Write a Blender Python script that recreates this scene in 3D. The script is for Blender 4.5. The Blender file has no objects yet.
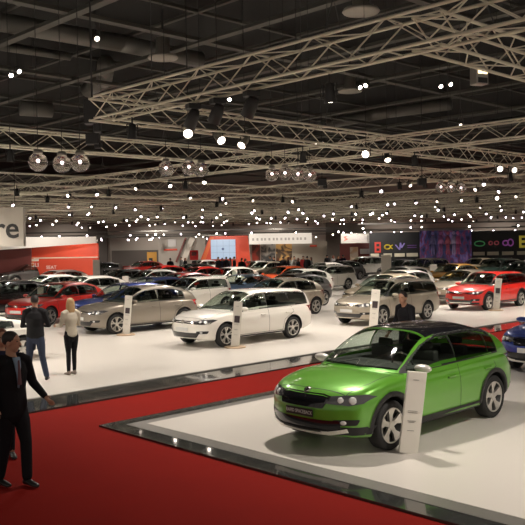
import bpy, bmesh, math, random
from mathutils import Vector, Matrix, noise
from mathutils.bvhtree import BVHTree
random.seed(7)
PI = math.pi
sc = bpy.context.scene
C = sc.collection

# ------------------------------------------------------------------ camera
FPX, PX, HC = 793.0, 262.5, 2.77
TILT, ROLL = math.radians(1.33), math.radians(-.96); CR, SR = math.cos(ROLL), math.sin(ROLL)
cam = bpy.data.cameras.new('camera'); camo = bpy.data.objects.new('camera', cam); C.objects.link(camo)
cam.sensor_width = 36; cam.lens = 36 * FPX / 525; cam.clip_end = 400
camo.location = (0, 0, HC); camo.rotation_euler = (Matrix.Rotation(PI / 2 - TILT, 3, 'X') @ Matrix.Rotation(ROLL, 3, 'Z')).to_euler()
sc.camera = camo

# ------------------------------------------------------------------ world, exposure
w = bpy.data.worlds.new('world'); sc.world = w; w.use_nodes = True
w.node_tree.nodes['Background'].inputs[0].default_value = (1.0, .88, .76, 1)
w.node_tree.nodes['Background'].inputs[1].default_value = 0.34
sc.view_settings.view_transform = 'Standard'; sc.view_settings.look = 'None'
sc.view_settings.exposure = 0.0; sc.view_settings.gamma = 1
sc.view_settings.use_curve_mapping = False
LAMP_W = 1820.0          # power of one hall spotlight
LAMP_COL = (1.0, .90, .80)

# ------------------------------------------------------------------ hall frame: u runs back-right, v back-left
AZ = math.radians(45.8)
U = Vector((math.sin(AZ), math.cos(AZ), 0)); V = Vector((-math.cos(AZ), math.sin(AZ), 0))
ORG = Vector((-2.56, 12.14, 0)); RZ = PI / 2 - AZ
def W(u, v, z=0): return ORG + U * u + V * v + Vector((0, 0, z))
def ray(x, y):
    a = (x - PX) / FPX; b = (PX - y) / FPX; a, b = CR * a - SR * b, SR * a + CR * b
    return Vector((a, math.cos(TILT) + b * math.sin(TILT), -math.sin(TILT) + b * math.cos(TILT)))
def at(x, y, z=0.04):
    q = ray(x, y); t = (z - HC) / q.z
    return Vector((q.x * t, q.y * t, z))
XR = [262.5]
def px(x, d): q = ray(x, 248); return q.x / q.y * d           # across, for things standing at distance d
def zy(y, d): q = ray(XR[0], y); return HC + q.z / q.y * d    # height there

# ------------------------------------------------------------------ materials
MATS = {}
def mat(name, col, rough=.5, metal=0, coat=0, emit=None, es=0, trans=0, spec=.5, bump=0, bscale=50, var=0, vscale=5, alpha=1):
    if name in MATS: return MATS[name]
    m = bpy.data.materials.new(name); m.use_nodes = True
    nt = m.node_tree; b = nt.nodes['Principled BSDF']
    b.inputs['Base Color'].default_value = (*col, 1); b.inputs['Roughness'].default_value = rough
    b.inputs['Metallic'].default_value = metal; b.inputs['Coat Weight'].default_value = coat
    b.inputs['Coat Roughness'].default_value = .03
    b.inputs['Specular IOR Level'].default_value = spec
    b.inputs['Transmission Weight'].default_value = trans
    if emit: b.inputs['Emission Color'].default_value = (*emit, 1); b.inputs['Emission Strength'].default_value = es; m.cycles.emission_sampling = 'NONE'
    if bump or var:
        tc = nt.nodes.new('ShaderNodeTexCoord'); n = nt.nodes.new('ShaderNodeTexNoise')
        nt.links.new(tc.outputs['Object'], n.inputs['Vector']); n.inputs['Scale'].default_value = bscale if bump else vscale
        n.inputs['Detail'].default_value = 3
        if bump:
            bp = nt.nodes.new('ShaderNodeBump'); bp.inputs['Strength'].default_value = bump; bp.inputs['Distance'].default_value = .01
            nt.links.new(n.outputs['Fac'], bp.inputs['Height']); nt.links.new(bp.outputs['Normal'], b.inputs['Normal'])
        if var:
            n2 = nt.nodes.new('ShaderNodeTexNoise'); nt.links.new(tc.outputs['Object'], n2.inputs['Vector']); n2.inputs['Scale'].default_value = vscale
            n2.inputs['Detail'].default_value = 4
            mx = nt.nodes.new('ShaderNodeMix'); mx.data_type = 'RGBA'
            mx.inputs['A'].default_value = (*[c * (1 - var) for c in col], 1); mx.inputs['B'].default_value = (*[min(1, c * (1 + var)) for c in col], 1)
            nt.links.new(n2.outputs['Fac'], mx.inputs['Factor']); nt.links.new(mx.outputs['Result'], b.inputs['Base Color'])
    MATS[name] = m; return m
def paint(name, col, metal=.0, rough=.32):
    return mat('paint_' + name, col, rough, metal, coat=1)
GREEN = paint('green', (.12, .37, .03), .3, .33); WHITE = paint('white', (.80, .77, .70), 0, .3)
GREY = paint('warm_grey', (.27, .235, .19), .45, .35); SILVER = paint('silver', (.42, .37, .29), .45, .35)
RED = paint('red', (.66, .022, .014), 0, .3); BLUE = paint('blue', (.02, .055, .30), .3, .3)
STEEL = paint('steel_blue', (.15, .24, .38), .4, .33); BLACKP = paint('black', (.012, .012, .014), 0, .2)
ORANGE = paint('orange_red', (.75, .10, .02), 0, .3); GOLD = paint('gold', (.50, .24, .03), .4, .35)
DGREY = paint('dark_grey', (.09, .085, .08), .4, .35); NAVY = paint('navy', (.02, .035, .11), .3, .3)
BEIGE = paint('beige', (.55, .46, .33), .3, .35); DGREEN = paint('dark_green', (.03, .07, .055), .3, .3)
def glass(name, t):
    m = bpy.data.materials.new(name); m.use_nodes = True; nt = m.node_tree; nt.nodes.remove(nt.nodes['Principled BSDF'])
    a = nt.nodes.new('ShaderNodeBsdfTransparent'); a.inputs[0].default_value = (*t, 1); g = nt.nodes.new('ShaderNodeBsdfGlossy'); g.inputs['Roughness'].default_value = .03
    lw = nt.nodes.new('ShaderNodeLayerWeight'); lw.inputs[0].default_value = .5; pw = nt.nodes.new('ShaderNodeMath'); pw.operation = 'POWER'; pw.inputs[1].default_value = 4; nt.links.new(lw.outputs['Facing'], pw.inputs[0])
    f = nt.nodes.new('ShaderNodeMath'); f.operation = 'MULTIPLY_ADD'; f.inputs[1].default_value = .85; f.inputs[2].default_value = .07; nt.links.new(pw.outputs[0], f.inputs[0]); mx = nt.nodes.new('ShaderNodeMixShader')
    nt.links.new(f.outputs[0], mx.inputs[0]); nt.links.new(a.outputs[0], mx.inputs[1]); nt.links.new(g.outputs[0], mx.inputs[2]); nt.links.new(mx.outputs[0], nt.nodes['Material Output'].inputs[0]); MATS[name] = m; return m
GLASS = glass('clear_car_glass', (.74, .82, .77)); GLASSD = glass('privacy_car_glass', (.30, .33, .32))
INNER = mat('car_interior', (.045, .043, .04), .7); INNERL = mat('car_lining', (.16, .15, .14), .8)
TYRE = mat('rubber', (.012, .012, .012), .7); RIM = mat('alloy', (.62, .60, .56), .28, .85)
RIMB = mat('rim_barrel', (.05, .05, .05), .5, .5); CLAD = mat('black_plastic', (.014, .014, .015), .5)
GLOSSB = mat('gloss_black', (.008, .008, .01), .12, 0, coat=.5)
CHROME = mat('chrome', (.80, .78, .74), .12, 1); LAMPG = mat('lamp_glass', (.85, .85, .83), .15, .4, coat=1)
LAMPD = mat('lamp_dark', (.07, .07, .075), .12, 0, coat=1)
TAIL = mat('tail_lamp', (.40, .01, .01), .15, 0, coat=1); PLATEW = mat('plate_white', (.6, .6, .58), .4)
PLATEB = mat('plate_black', (.01, .01, .01), .35); LETW = mat('letter_white', (.75, .74, .70), .5); LETD = mat('letter_dark', (.05, .05, .05), .5)

# ------------------------------------------------------------------ mesh helpers
def link(name, me, m=None, parent=None, smooth=False):
    o = bpy.data.objects.new(name, me); C.objects.link(o)
    if m is not None:
        me.materials.clear()
        for q in (m if isinstance(m, (list, tuple)) else [m]): me.materials.append(q)
    if parent is not None: o.parent = parent
    if smooth:
        for p in me.polygons: p.use_smooth = True
    return o
def from_bm(name, bm, m=None, parent=None, smooth=False):
    bmesh.ops.recalc_face_normals(bm, faces=bm.faces)
    me = bpy.data.meshes.new(name); bm.to_mesh(me); bm.free()
    return link(name, me, m, parent, smooth)
def box(bm, c, s, rot=None):
    r = bmesh.ops.create_cube(bm, size=1)['verts']
    M = Matrix.Translation(Vector(c)) @ (rot if rot else Matrix()) @ Matrix.Diagonal((*s, 1))
    bmesh.ops.transform(bm, matrix=M, verts=r); return r
def bevel(bm, w_, seg=2):
    bmesh.ops.bevel(bm, geom=list(bm.edges), offset=w_, segments=seg, affect='EDGES', profile=.5)
def bx(name, c, s, m, parent=None, bev=0, rz=0):
    bm = bmesh.new(); box(bm, (0, 0, 0), s)
    if bev: bevel(bm, bev)
    bmesh.ops.transform(bm, matrix=Matrix.Translation(Vector(c)) @ Matrix.Rotation(rz, 4, 'Z'), verts=bm.verts)
    return from_bm(name, bm, m, parent, smooth=False)
def tube(bm, a, b, r, n=6, cap=True, r2=None):
    a, b = Vector(a), Vector(b); d = b - a
    if d.length < 1e-6: return
    z = d.normalized(); x = z.orthogonal().normalized(); y = z.cross(x); r2 = r if r2 is None else r2
    A = [bm.verts.new(a + (x * math.cos(2 * PI * i / n) + y * math.sin(2 * PI * i / n)) * r) for i in range(n)]
    B = [bm.verts.new(b + (x * math.cos(2 * PI * i / n) + y * math.sin(2 * PI * i / n)) * r2) for i in range(n)]
    for i in range(n): bm.faces.new((A[i], A[(i + 1) % n], B[(i + 1) % n], B[i]))
    if cap: bm.faces.new(A[::-1]); bm.faces.new(B)
def lathe(bm, prof, n=32, axis='Y', c=(0, 0, 0)):
    rings = []
    for (r, h) in prof:
        ring = []
        for i in range(n):
            t = 2 * PI * i / n
            p = {'Y': (r * math.cos(t), h, r * math.sin(t)), 'Z': (r * math.cos(t), r * math.sin(t), h), 'X': (h, r * math.cos(t), r * math.sin(t))}[axis]
            ring.append(bm.verts.new(Vector(p) + Vector(c)))
        rings.append(ring)
    for a, b in zip(rings, rings[1:]):
        for i in range(n): bm.faces.new((a[i], a[(i + 1) % n], b[(i + 1) % n], b[i]))
    return rings
def tag(o, label, cat, group=None):
    o['label'] = label; o['category'] = cat
    if group: o['group'] = group
    return o
def empty(name, loc=(0, 0, 0), rz=0):
    o = bpy.data.objects.new(name, None); C.objects.link(o); o.location = loc; o.rotation_euler = (0, 0, rz); o.empty_display_size = .2
    return o
def struct(o): o['kind'] = 'structure'; return o
def kids(o): return [c for c in bpy.data.objects if c.parent == o]
def copy_tree(o, parent=None, swap=None, tree=None):
    c = o.copy(); C.objects.link(c); c.parent = parent
    if swap and o.type == 'MESH':
        for i, s in enumerate(o.material_slots):
            if s.material in swap: c.material_slots[i].link = 'OBJECT'; c.material_slots[i].material = swap[s.material]
    for ch in (tree[o.name] if tree else []): copy_tree(ch, c, swap, tree)
    return c
def tree_of(o, t=None, idx=None):
    if idx is None:
        idx = {}
        for q in bpy.data.objects:
            if q.parent: idx.setdefault(q.parent.name, []).append(q)
    t = {} if t is None else t
    t[o.name] = idx.get(o.name, [])
    for c in t[o.name]: tree_of(c, t, idx)
    return t
def eval_mesh(o):
    dg = bpy.context.evaluated_depsgraph_get(); dg.update()
    return bpy.data.meshes.new_from_object(o.evaluated_get(dg))
def text(name, body, size, loc, rot, m, parent=None, ext=.003, align='CENTER', sx=1):
    pn = name; bold = .012 if body == 're' else 0
    cu = bpy.data.curves.new(name, 'FONT'); cu.body = body; cu.size = size; cu.extrude = ext; cu.align_x = align; cu.offset = bold; cu.align_y = 'CENTER'
    cu.resolution_u = 3; cu.materials.append(m)
    o = bpy.data.objects.new(name, cu); C.objects.link(o); o.location = loc; o.rotation_euler = rot; o.scale = (sx, 1, 1)
    me = eval_mesh(o); bpy.data.objects.remove(o); o = link(pn, me, m, parent); o.location = loc; o.rotation_euler = rot; o.scale = (sx, 1, 1)
    return o
def interp(tab, x):
    # smooth (monotone-ish cubic) interpolation of a control table
    n = len(tab)
    if x <= tab[0][0]: return tab[0][1]
    if x >= tab[-1][0]: return tab[-1][1]
    for i in range(n - 1):
        if tab[i][0] <= x <= tab[i + 1][0]: break
    def sl(k):
        if k <= 0: return (tab[1][1] - tab[0][1]) / (tab[1][0] - tab[0][0])
        if k >= n - 1: return (tab[-1][1] - tab[-2][1]) / (tab[-1][0] - tab[-2][0])
        a = (tab[k][1] - tab[k - 1][1]) / (tab[k][0] - tab[k - 1][0]); b = (tab[k + 1][1] - tab[k][1]) / (tab[k + 1][0] - tab[k][0])
        return 0 if a * b <= 0 else 2 * a * b / (a + b)
    h = tab[i + 1][0] - tab[i][0]; t = (x - tab[i][0]) / h
    return ((2 * t**3 - 3 * t**2 + 1) * tab[i][1] + (t**3 - 2 * t**2 + t) * h * sl(i) + (-2 * t**3 + 3 * t**2) * tab[i + 1][1] + (t**3 - t**2) * h * sl(i + 1))
def ss(x): x = max(0, min(1, x)); return x * x * (3 - 2 * x)

# ------------------------------------------------------------------ THE HALL
def quad_slab(name, u0, u1, v0, v1, z0, z1, m):
    bm = bmesh.new(); box(bm, ((u0 + u1) / 2, (v0 + v1) / 2, (z0 + z1) / 2), (u1 - u0, v1 - v0, z1 - z0))
    o = from_bm(name, bm, m); o.location = ORG; o.rotation_euler = (0, 0, RZ); return o
CARPET = mat('red_carpet', (.20, .0085, .005), .9, spec=.08, bump=.25, bscale=220, var=.10, vscale=1.3)
VINYL = mat('white_floor', (.60, .565, .515), .32, spec=.4, var=.035, vscale=.5)
DARKTILE = mat('dark_mirror_border', (.036, .038, .036), .10, 0, coat=.6, var=.5, vscale=1.5)
GREYTRIM = mat('grey_edge', (.22, .21, .19), .35, .4)
struct(quad_slab('floor', -16, 120, -70, 120, -.1, 0, CARPET))
# the white display floor at the back with its dark border
struct(quad_slab('floor_display', -16, 75, 2.73, 60, 0, .04, VINYL))
struct(quad_slab('trim_1', -16, 75, 2.65, 2.73, 0, .05, GREYTRIM))
struct(quad_slab('trim_2', -16, 75, 1.72, 2.65, 0, .03, DARKTILE))
# the platform in front
struct(quad_slab('floor_platform', .55, 40, -30, -.5, 0, .04, VINYL))
def frame_slab(name, a, b, z, m):
    for k, (u0, u1, v0, v1) in enumerate(((a, b, -30, -a), (b, 40, -b, -a))):
        struct(quad_slab(name if k == 0 else name[:-1] + str(int(name[-1]) + 1), u0, u1, v0, v1, 0, z, m))
frame_slab('trim_3', 0, .30, .03, DARKTILE)
frame_slab('trim_5', .30, .55, .036, GREYTRIM)

WALLM = mat('hall_wall', (.34, .31, .27), .8, var=.12, vscale=.15)
CEILM = mat('hall_ceiling', (.007, .007, .0065), .9, var=.2, vscale=.2)
BEAMM = mat('hall_beam', (.07, .068, .058), .6)
def wall(name, x0, x1, y, z0, z1, m, th=.3):
    return bx(name, ((x0 + x1) / 2, y + th / 2, (z0 + z1) / 2), (abs(x1 - x0), th, z1 - z0), m)
struct(wall('wall_back', -70, 75, 112, 0, 13, WALLM))
struct(wall('ceiling', -90, 90, 60, 0, .3, CEILM)).location = (0, 0, 0)
cl = bpy.data.objects['ceiling']; cl.data.transform(Matrix.Translation((0, 0, 13.0)) @ Matrix.Diagonal((1, 1, 1, 1)))
for v_ in cl.data.vertices: v_.co.y = 4 if v_.co.y < 60.15 else 113
# pale bands, columns and a door on the far wall
for k, (x0, x1, z0, z1, c) in enumerate(((-40, -12, 9.5, 12.0, (.30, .29, .26)), (-24.5, -21.8, 0, 9, (.10, .09, .08)), (-21.2, -14, 0, 2.2, (.10, .09, .08)), (9, 14.5, 0, 9.5, (.13, .12, .10)))):
    struct(bx('trim_%d' % (k + 8), ((x0 + x1) / 2, 111.8, (z0 + z1) / 2), (x1 - x0, .4, z1 - z0), mat('far_panel%d' % k, c, .8)))

# roof beams: a rectangular grid of steel sections with struts
def beam_run(name, along_u, fixed, a, b, z, h):
    bm = bmesh.new()
    def P(t, q, zz): return W(t, fixed + q, zz) if along_u else W(fixed + q, t, zz)
    for q in (-.08, .08): tube(bm, P(a, q, z), P(b, q, z), .11, 4)
    tube(bm, P(a, 0, z + h), P(b, 0, z + h), .10, 4)
    o = from_bm(name, bm, BEAMM); return struct(o)
n = 0
for v0 in (-14, -4, 6, 15.4, 25.4, 32, 41, 51, 62, 74): n += 1; beam_run('beam_%d' % n, True, v0, -4, 110, 11.4, 1.2)
for u0 in (3, 8.9, 15, 21, 27, 33.5, 41, 49, 58, 68, 80, 92): n += 1; beam_run('beam_%d' % n, False, u0, -22, 100, 11.3, 1.3)

# ------------------------------------------------------------------ trusses
TRM = mat('truss_aluminium', (.66, .62, .50), .42, .4)
def truss(along_u, fixed, a, b, z, label, s=.46, pitch=.52, n=6, th=.028):
    o = W(a, fixed, z) if along_u else W(fixed, a, z)
    root = empty('lighting_truss', o, RZ if along_u else RZ + PI / 2)
    tag(root, label, 'truss', 'aluminium lighting trusses under the roof')
    L = b - a
    for (y, zz) in ((-1, -1), (1, -1), (1, 1), (-1, 1)):
        bm = bmesh.new(); tube(bm, (0, y * s / 2, zz * s / 2), (L, y * s / 2, zz * s / 2), th, n); from_bm('chord', bm, TRM, root, True)
    bm = bmesh.new(); k = int(L / pitch); p = L / k; h = s / 2; q = th * .45; m_ = 4
    for i in range(k):
        x0, x1 = i * p, (i + 1) * p; f = i % 2
        for y in (-h, h):
            tube(bm, (x0, y, -h if f else h), (x1, y, h if f else -h), q, m_, False)
        for zz in (-h, h):
            if i % 2 == 0: tube(bm, (x0, -h, zz), (x0, h, zz), q, m_, False)
            tube(bm, (x0, -h if f else h, zz), (x1, h if f else -h, zz), q, m_, False) if n > 4 else None
    from_bm('bracing', bm, TRM, root)
    # couplers and hanging wires
    for x in ([i * 6.0 + 1.5 for i in range(min(6, int(L / 6)))] if n > 4 else []):
        bm = bmesh.new(); tube(bm, (x, -h, h), (x, 0, h + .6), .010, 3); tube(bm, (x, h, h), (x, 0, h + .6), .010, 3); tube(bm, (x, 0, h + .6), (x, 0, 12.95 - z), .012, 3)
        from_bm('hanging_wire', bm, mat('wire', (.05, .05, .05), .5), root)
    return root
TZ = 5.7
VR = [(2.75, -16, 3.9, 'nearest truss, running from its corner at the left to the top right'),
      (12.8, -6, 60, 'truss running left from the junction over the red estate car'),
      (23.8, -6, 66, 'truss crossing behind the second junction above the white cars'),
      (34.5, -12, 70, 'truss crossing in the middle distance over the far display'),
      (45, -12, 75, 'distant truss crossing above the far car rows'),
      (56, -15, 80, 'very distant truss crossing close to the booth signs'),
      (69, -20, 80, 'farthest truss crossing before the back wall'),
      (39.7, -12, 72, 'slender distant truss crossing between the two above the far display'),
      (50.5, -14, 78, 'slender very distant truss crossing above the stage portal'), (62.5, -16, 80, 'slender truss crossing just before the farthest one')]
UR = [(-4.15, 2.8, 40, 'truss leaving the nearest one at the upper right corner'),
      (4.0, 2.6, 60, 'long truss from the left corner to the right junction'),
      (9.3, -5, 62, 'truss crossing the full width above the hanging globe lamps'),
      (20.8, -6, 70, 'truss beyond the globe lamps, receding to the right'),
      (31, -4, 75, 'thin looking truss receding behind the globe lamps'),
      (41, -2, 80, 'distant truss receding over the left car rows'),
      (52, 4, 84, 'very distant truss receding over the red booth wall'),
      (64, 10, 84, 'farthest receding truss at the left'),
      (26, 0, 75, 'slender truss receding just beyond the globe lamps'), (36, 0, 78, 'slender truss receding over the middle of the car rows'), (46.5, 4, 80, 'slender distant truss receding over the white hatchbacks'), (58, 8, 84, 'slender truss receding next to the farthest one')]
for i, (f, a, b, l) in enumerate(VR): truss(False, f, a, b, TZ if i == 0 else TZ - .02, l, n=8 if i < 2 else 4, pitch=.68 if i < 3 else .9, th=.028 if i < 3 else .046)
for i, (f, a, b, l) in enumerate(UR): truss(True, f, a, b, TZ, l, n=8 if i < 3 else 4, pitch=.68 if i < 4 else .9, th=.028 if i < 4 else .046)

# ------------------------------------------------------------------ CARS
def build_wheel(R, tw, rimtype, parent, name='wheel'):
    """tyre mesh with rim children; axis Y, outer face toward +Y"""
    bm = bmesh.new(); h = tw / 2; ri = R * .70
    lathe(bm, [(ri, -h * .9), (R * .82, -h), (R * .95, -h * .93), (R, -h * .72), (R, h * .72), (R * .95, h * .93), (R * .82, h), (ri, h * .9)], 40)
    t = from_bm(name, bm, TYRE, parent, True)
    bm = bmesh.new()
    lathe(bm, [(ri * 1.02, h * .93), (ri * .93, h * .86), (ri * .90, h * .2), (ri * .6, 0), (.02, 0)], 36)
    r = from_bm('rim_barrel', bm, RIMB, t, True)
    bm = bmesh.new(); n = 5
    lathe(bm, [(ri * 1.03, h * .90), (ri * 1.03, h * .97), (ri * .96, h * .98), (ri * .93, h * .84)], 36)
    lathe(bm, [(.001, h * .86), (.05, h * .86), (.062, h * .74), (.062, h * .5)], 16)
    def spoke(a0, wr, wo, off=0):
        for side in (0,):
            pts = []
            for (rr, ww, yy) in ((.045, wr, h * .80), (ri * .5, (wr + wo) / 2 * .8, h * .74), (ri * .97, wo, h * .90)):
                for sg in (-1, 1):
                    for dy in (0, -.035):
                        a = a0 + off * (rr / ri)
                        x = rr * math.cos(a) - sg * ww * math.sin(a); z = rr * math.sin(a) + sg * ww * math.cos(a)
                        pts.append(bm.verts.new((x, yy + dy, z)))
            for k in (0, 4):
                p = pts[k:k + 8]
                bm.faces.new((p[0], p[2], p[6], p[4])); bm.faces.new((p[1], p[5], p[7], p[3]))
                bm.faces.new((p[0], p[4], p[5], p[1])); bm.faces.new((p[2], p[3], p[7], p[6]))
    if rimtype == 'five':
        for i in range(5): spoke(2 * PI * i / 5 + PI / 2, .034, .050)
        for i in range(5): spoke(2 * PI * i / 5 + PI / 2, .012, .012, .30); spoke(2 * PI * i / 5 + PI / 2, .012, .012, -.30)
    else:
        for i in range(5): spoke(2 * PI * i / 5 + PI / 2, .014, .018, .22); spoke(2 * PI * i / 5 + PI / 2, .014, .018, -.22)
    from_bm('alloy_rim', bm, RIM, t)
    return t

def car_spec(kind):
    d = dict(L=4.26, Wd=1.79, H=1.46, wb=2.62, foh=.86, R=.325)
    if kind == 'hero': d.update(L=4.31, Wd=1.74, H=1.47, wb=2.60, foh=.87, R=.325)
    if kind == 'wagon': d.update(L=4.56, H=1.48, wb=2.63, foh=.87)
    if kind == 'van': d.update(L=4.34, H=1.56, Wd=1.81, wb=2.68, foh=.86, R=.32)
    if kind == 'suv': d.update(L=4.50, H=1.66, Wd=1.85, wb=2.64, foh=.88, R=.36)
    if kind == 'mini': d.update(L=3.60, H=1.48, Wd=1.65, wb=2.42, foh=.62, R=.29)
    if kind == 'coupe': d.update(L=4.30, H=1.38, Wd=1.82, wb=2.55, foh=.88, R=.33)
    if kind == 'low': d.update(L=3.9, H=1.15, Wd=1.70, wb=2.25, foh=.85, R=.30)
    return d
def car_tables(k):
    d = car_spec(k); L, H, w2 = d['L'], d['H'], d['Wd'] / 2
    e = {'suv': .10, 'van': .05, 'mini': .04, 'low': -.13, 'coupe': -.02}.get(k, 0)      # belt and bonnet raise
    c = {'mini': .80, 'low': .9, 'van': .93, 'coupe': 1.15}.get(k, 1.06)      # windscreen base
    zt = [(0, .715 + e), (.06, .78 + e), (.22, .85 + e), (.55, .92 + e), (c - .1, .975 + e), (c + .3, .96 + e), (L - .5, .97 + e), (L, .94 + e)]
    zs = [(0, .66 + e), (.06, .715 + e), (.22, .79 + e), (.55, .86 + e), (c, .915 + e), (c + .6, .925 + e), (L - 1, .955 + e), (L - .25, .94 + e), (L, .89 + e)]
    zb = [(0, .27), (.15, .23), (.5, .20 + e * .5), (L - .7, .22 + e * .5), (L, .34)]
    hw = [(0, w2 * .76), (.05, w2 * .83), (.15, w2 * .90), (.35, w2 * .955), (.75, w2 * .99), (1.3, w2), (L - 1.1, w2), (L - .45, w2 * .975), (L - .12, w2 * .91), (L, w2 * .84)]
    if k in ('coupe',): P = [(0, 0), (.3, .16), (.62, .33), (.9, .41), (1.25, .44), (1.6, .43), (2.1, .36), (2.6, .20), (2.95, 0)]
    elif k == 'low': P = [(0, 0), (.3, .15), (.65, .29), (.95, .325), (1.3, .33), (1.9, .27), (2.5, .14), (2.9, 0)]
    else:
        hr = H - (.96 + e); re = L - c - .02
        rl = {'wagon': .18, 'suv': .30, 'van': .24, 'mini': .12}.get(k, .52)       # how far the tailgate leans
        drop = {'wagon': .055, 'hero': .105, 'suv': .07, 'van': .05, 'mini': .05}.get(k, .095)
        P = [(0, 0), (.28, hr * .34), (.62, hr * .72), (.86, hr * .91), (1.12, hr * .985), (1.5, hr), (2.0, hr * .985), (re - rl - .22, hr - drop), (re - rl, hr - drop - .05), (re - rl * .42, hr * .45), (re, 0)]
    P = [(c + a, .96 + e + b) for a, b in P]
    d.update(c=c, e=e, zt=zt, zs=zs, zb=zb, hw=hw, P=P, xf=d['wb'] / 2 + d['foh'], gend=P[-1][0], belt=.96 + e)
    return d
def lower_point(d, s, f, z):
    """f = lateral fraction -1..1 -> local XYZ, with the nose and tail rounded"""
    y = f * interp(d['hw'], s); L = d['L']
    fr = max(0, 1 - s / .9); ds = .20 * abs(f)**3 * fr
    f2 = max(0, 1 - s / .4); e = d['e']
    ds += f2 * (.085 * ss((z - .58 - e) / .26) + .07 * ss((.40 - z) / .18))
    rr = max(0, 1 - (L - s) / .7); ds -= .12 * abs(f)**3 * rr
    r2 = max(0, 1 - (L - s) / .4); ds -= r2 * (.11 * ss((z - .62 - e) / .3) + .06 * ss((.45 - z) / .2))
    return Vector((d['xf'] - s - ds, y, z))
def section(d, s):
    zb, zs, zt = interp(d['zb'], s), interp(d['zs'], s), interp(d['zt'], s); q = zs - zb
    return [(0, zb), (.5, zb), (.86, zb), (.945, zb + .03), (.975, zb + .10), (.992, zb + q * .38), (1.0, zb + q * .58), (.992, zb + q * .74), (.985, zb + q * .80), (.965, zb + q * .86), (.955, zs - .04), (.925, zs - .008), (.86, zs + (zt - zs) * .42), (.62, zs + (zt - zs) * .80), (.3, zt - .004), (0, zt)]
def build_lower(d):
    bm = bmesh.new(); L = d['L']
    S = [0, .03, .09, .18, .3, .45, .62, .8, 1.0, 1.2]; s = 1.5
    while s < L - 1.1: S.append(s); s += .3
    S += [L - .95, L - .75, L - .55, L - .38, L - .22, L - .1, L - .03, L]
    rings = []
    for s in S:
        sec = section(d, s); half = [lower_point(d, s, f, z) for f, z in sec]
        ring = [bm.verts.new(p) for p in half] + [bm.verts.new((p.x, -p.y, p.z)) for p in half[-2:0:-1]]
        rings.append(ring)
    n = len(rings[0]); m = (n + 2) // 2
    for a, b in zip(rings, rings[1:]):
        for i in range(n): bm.faces.new((a[i], a[(i + 1) % n], b[(i + 1) % n], b[i]))
    for ring, si in ((rings[0], 0), (rings[-1], L)):
        # cap: rows across the face, bulged like the bumper
        cols = 8; sec = section(d, si); prev = None
        for i in range(0, m):
            if i in (0, m - 1): row = [ring[i]] * 1
            else:
                a, b = ring[i], ring[n - i]
                row = [a] + [bm.verts.new(lower_point(d, si, sec[i][0] * (1 - 2 * k / cols), sec[i][1]) + Vector((0, 0, 0))) for k in range(1, cols)] + [b]
            if prev is not None:
                if len(prev) == 1:
                    for k in range(len(row) - 1): bm.faces.new((prev[0], row[k], row[k + 1]))
                elif len(row) == 1:
                    for k in range(len(prev) - 1): bm.faces.new((prev[k], row[0], prev[k + 1]))
                else:
                    for k in range(cols): bm.faces.new((prev[k], row[k], row[k + 1], prev[k + 1]))
            prev = row
    bmesh.ops.recalc_face_normals(bm, faces=bm.faces)
    me = bpy.data.meshes.new('lower'); bm.to_mesh(me); bm.free()
    return me
def gh_point(d, s, phi, off=0):
    zt = interp(d['P'], s); b = d['belt'] - .06; h = max(zt - b, .005); n = 4.6
    c = math.cos(phi); sn = abs(math.sin(phi))
    w2 = d['Wd'] / 2; g0, g1 = d['c'], d['gend']
    wb = interp([(g0, w2 * .88), (g0 + .3, w2 * .925), (g0 + .9, w2 * .955), (g1 - 1.0, w2 * .94), (g1 - .3, w2 * .88), (g1, w2 * .80)], s)
    y = math.copysign(abs(c)**(2 / n), c) * wb; z = b + h * sn**(2 / n)
    tt = max(0, (z - b)) / (d['H'] - b); y *= 1 - .245 * tt**1.15
    f = y / wb
    ds = .20 * f * f * max(0, 1 - (s - g0) / 1.1) - .13 * f * f * max(0, 1 - (g1 - s) / .6)
    return Vector((d['xf'] - s - ds, y, z + .012 * (1 - f * f) * ss((s - g0) / .6)))
def gh_grid(d, s0, s1, p0, p1, ns, npp, off=0):
    pts = [[gh_point(d, s0 + (s1 - s0) * i / ns, p0 + (p1 - p0) * j / npp) for j in range(npp + 1)] for i in range(ns + 1)]
    if off:
        out = []
        for i in range(ns + 1):
            row = []
            for j in range(npp + 1):
                a = pts[min(i + 1, ns)][j] - pts[max(i - 1, 0)][j]; b = pts[i][min(j + 1, npp)] - pts[i][max(j - 1, 0)]
                nn = a.cross(b).normalized()
                if nn.z < 0 and abs(nn.z) > .05 or (abs(nn.z) <= .05 and nn.y * pts[i][j].y < 0): nn = -nn
                row.append(pts[i][j] + nn * off)
            out.append(row)
        pts = out
    return pts
def grid_mesh(pts):
    bm = bmesh.new(); vs = [[bm.verts.new(p) for p in r] for r in pts]
    for i in range(len(vs) - 1):
        for j in range(len(vs[0]) - 1): bm.faces.new((vs[i][j], vs[i + 1][j], vs[i + 1][j + 1], vs[i][j + 1]))
    return bm
class Body:
    """solid used to lay panels on: rays find the skin of the car"""
    def __init__(s, me):
        s.t = BVHTree.FromPolygons([v.co.copy() for v in me.vertices], [tuple(p.vertices) for p in me.polygons])
    def hit(s, o, dr):
        h = s.t.ray_cast(o, dr)
        return (h[0], h[1]) if h[0] is not None else (None, None)
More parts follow.
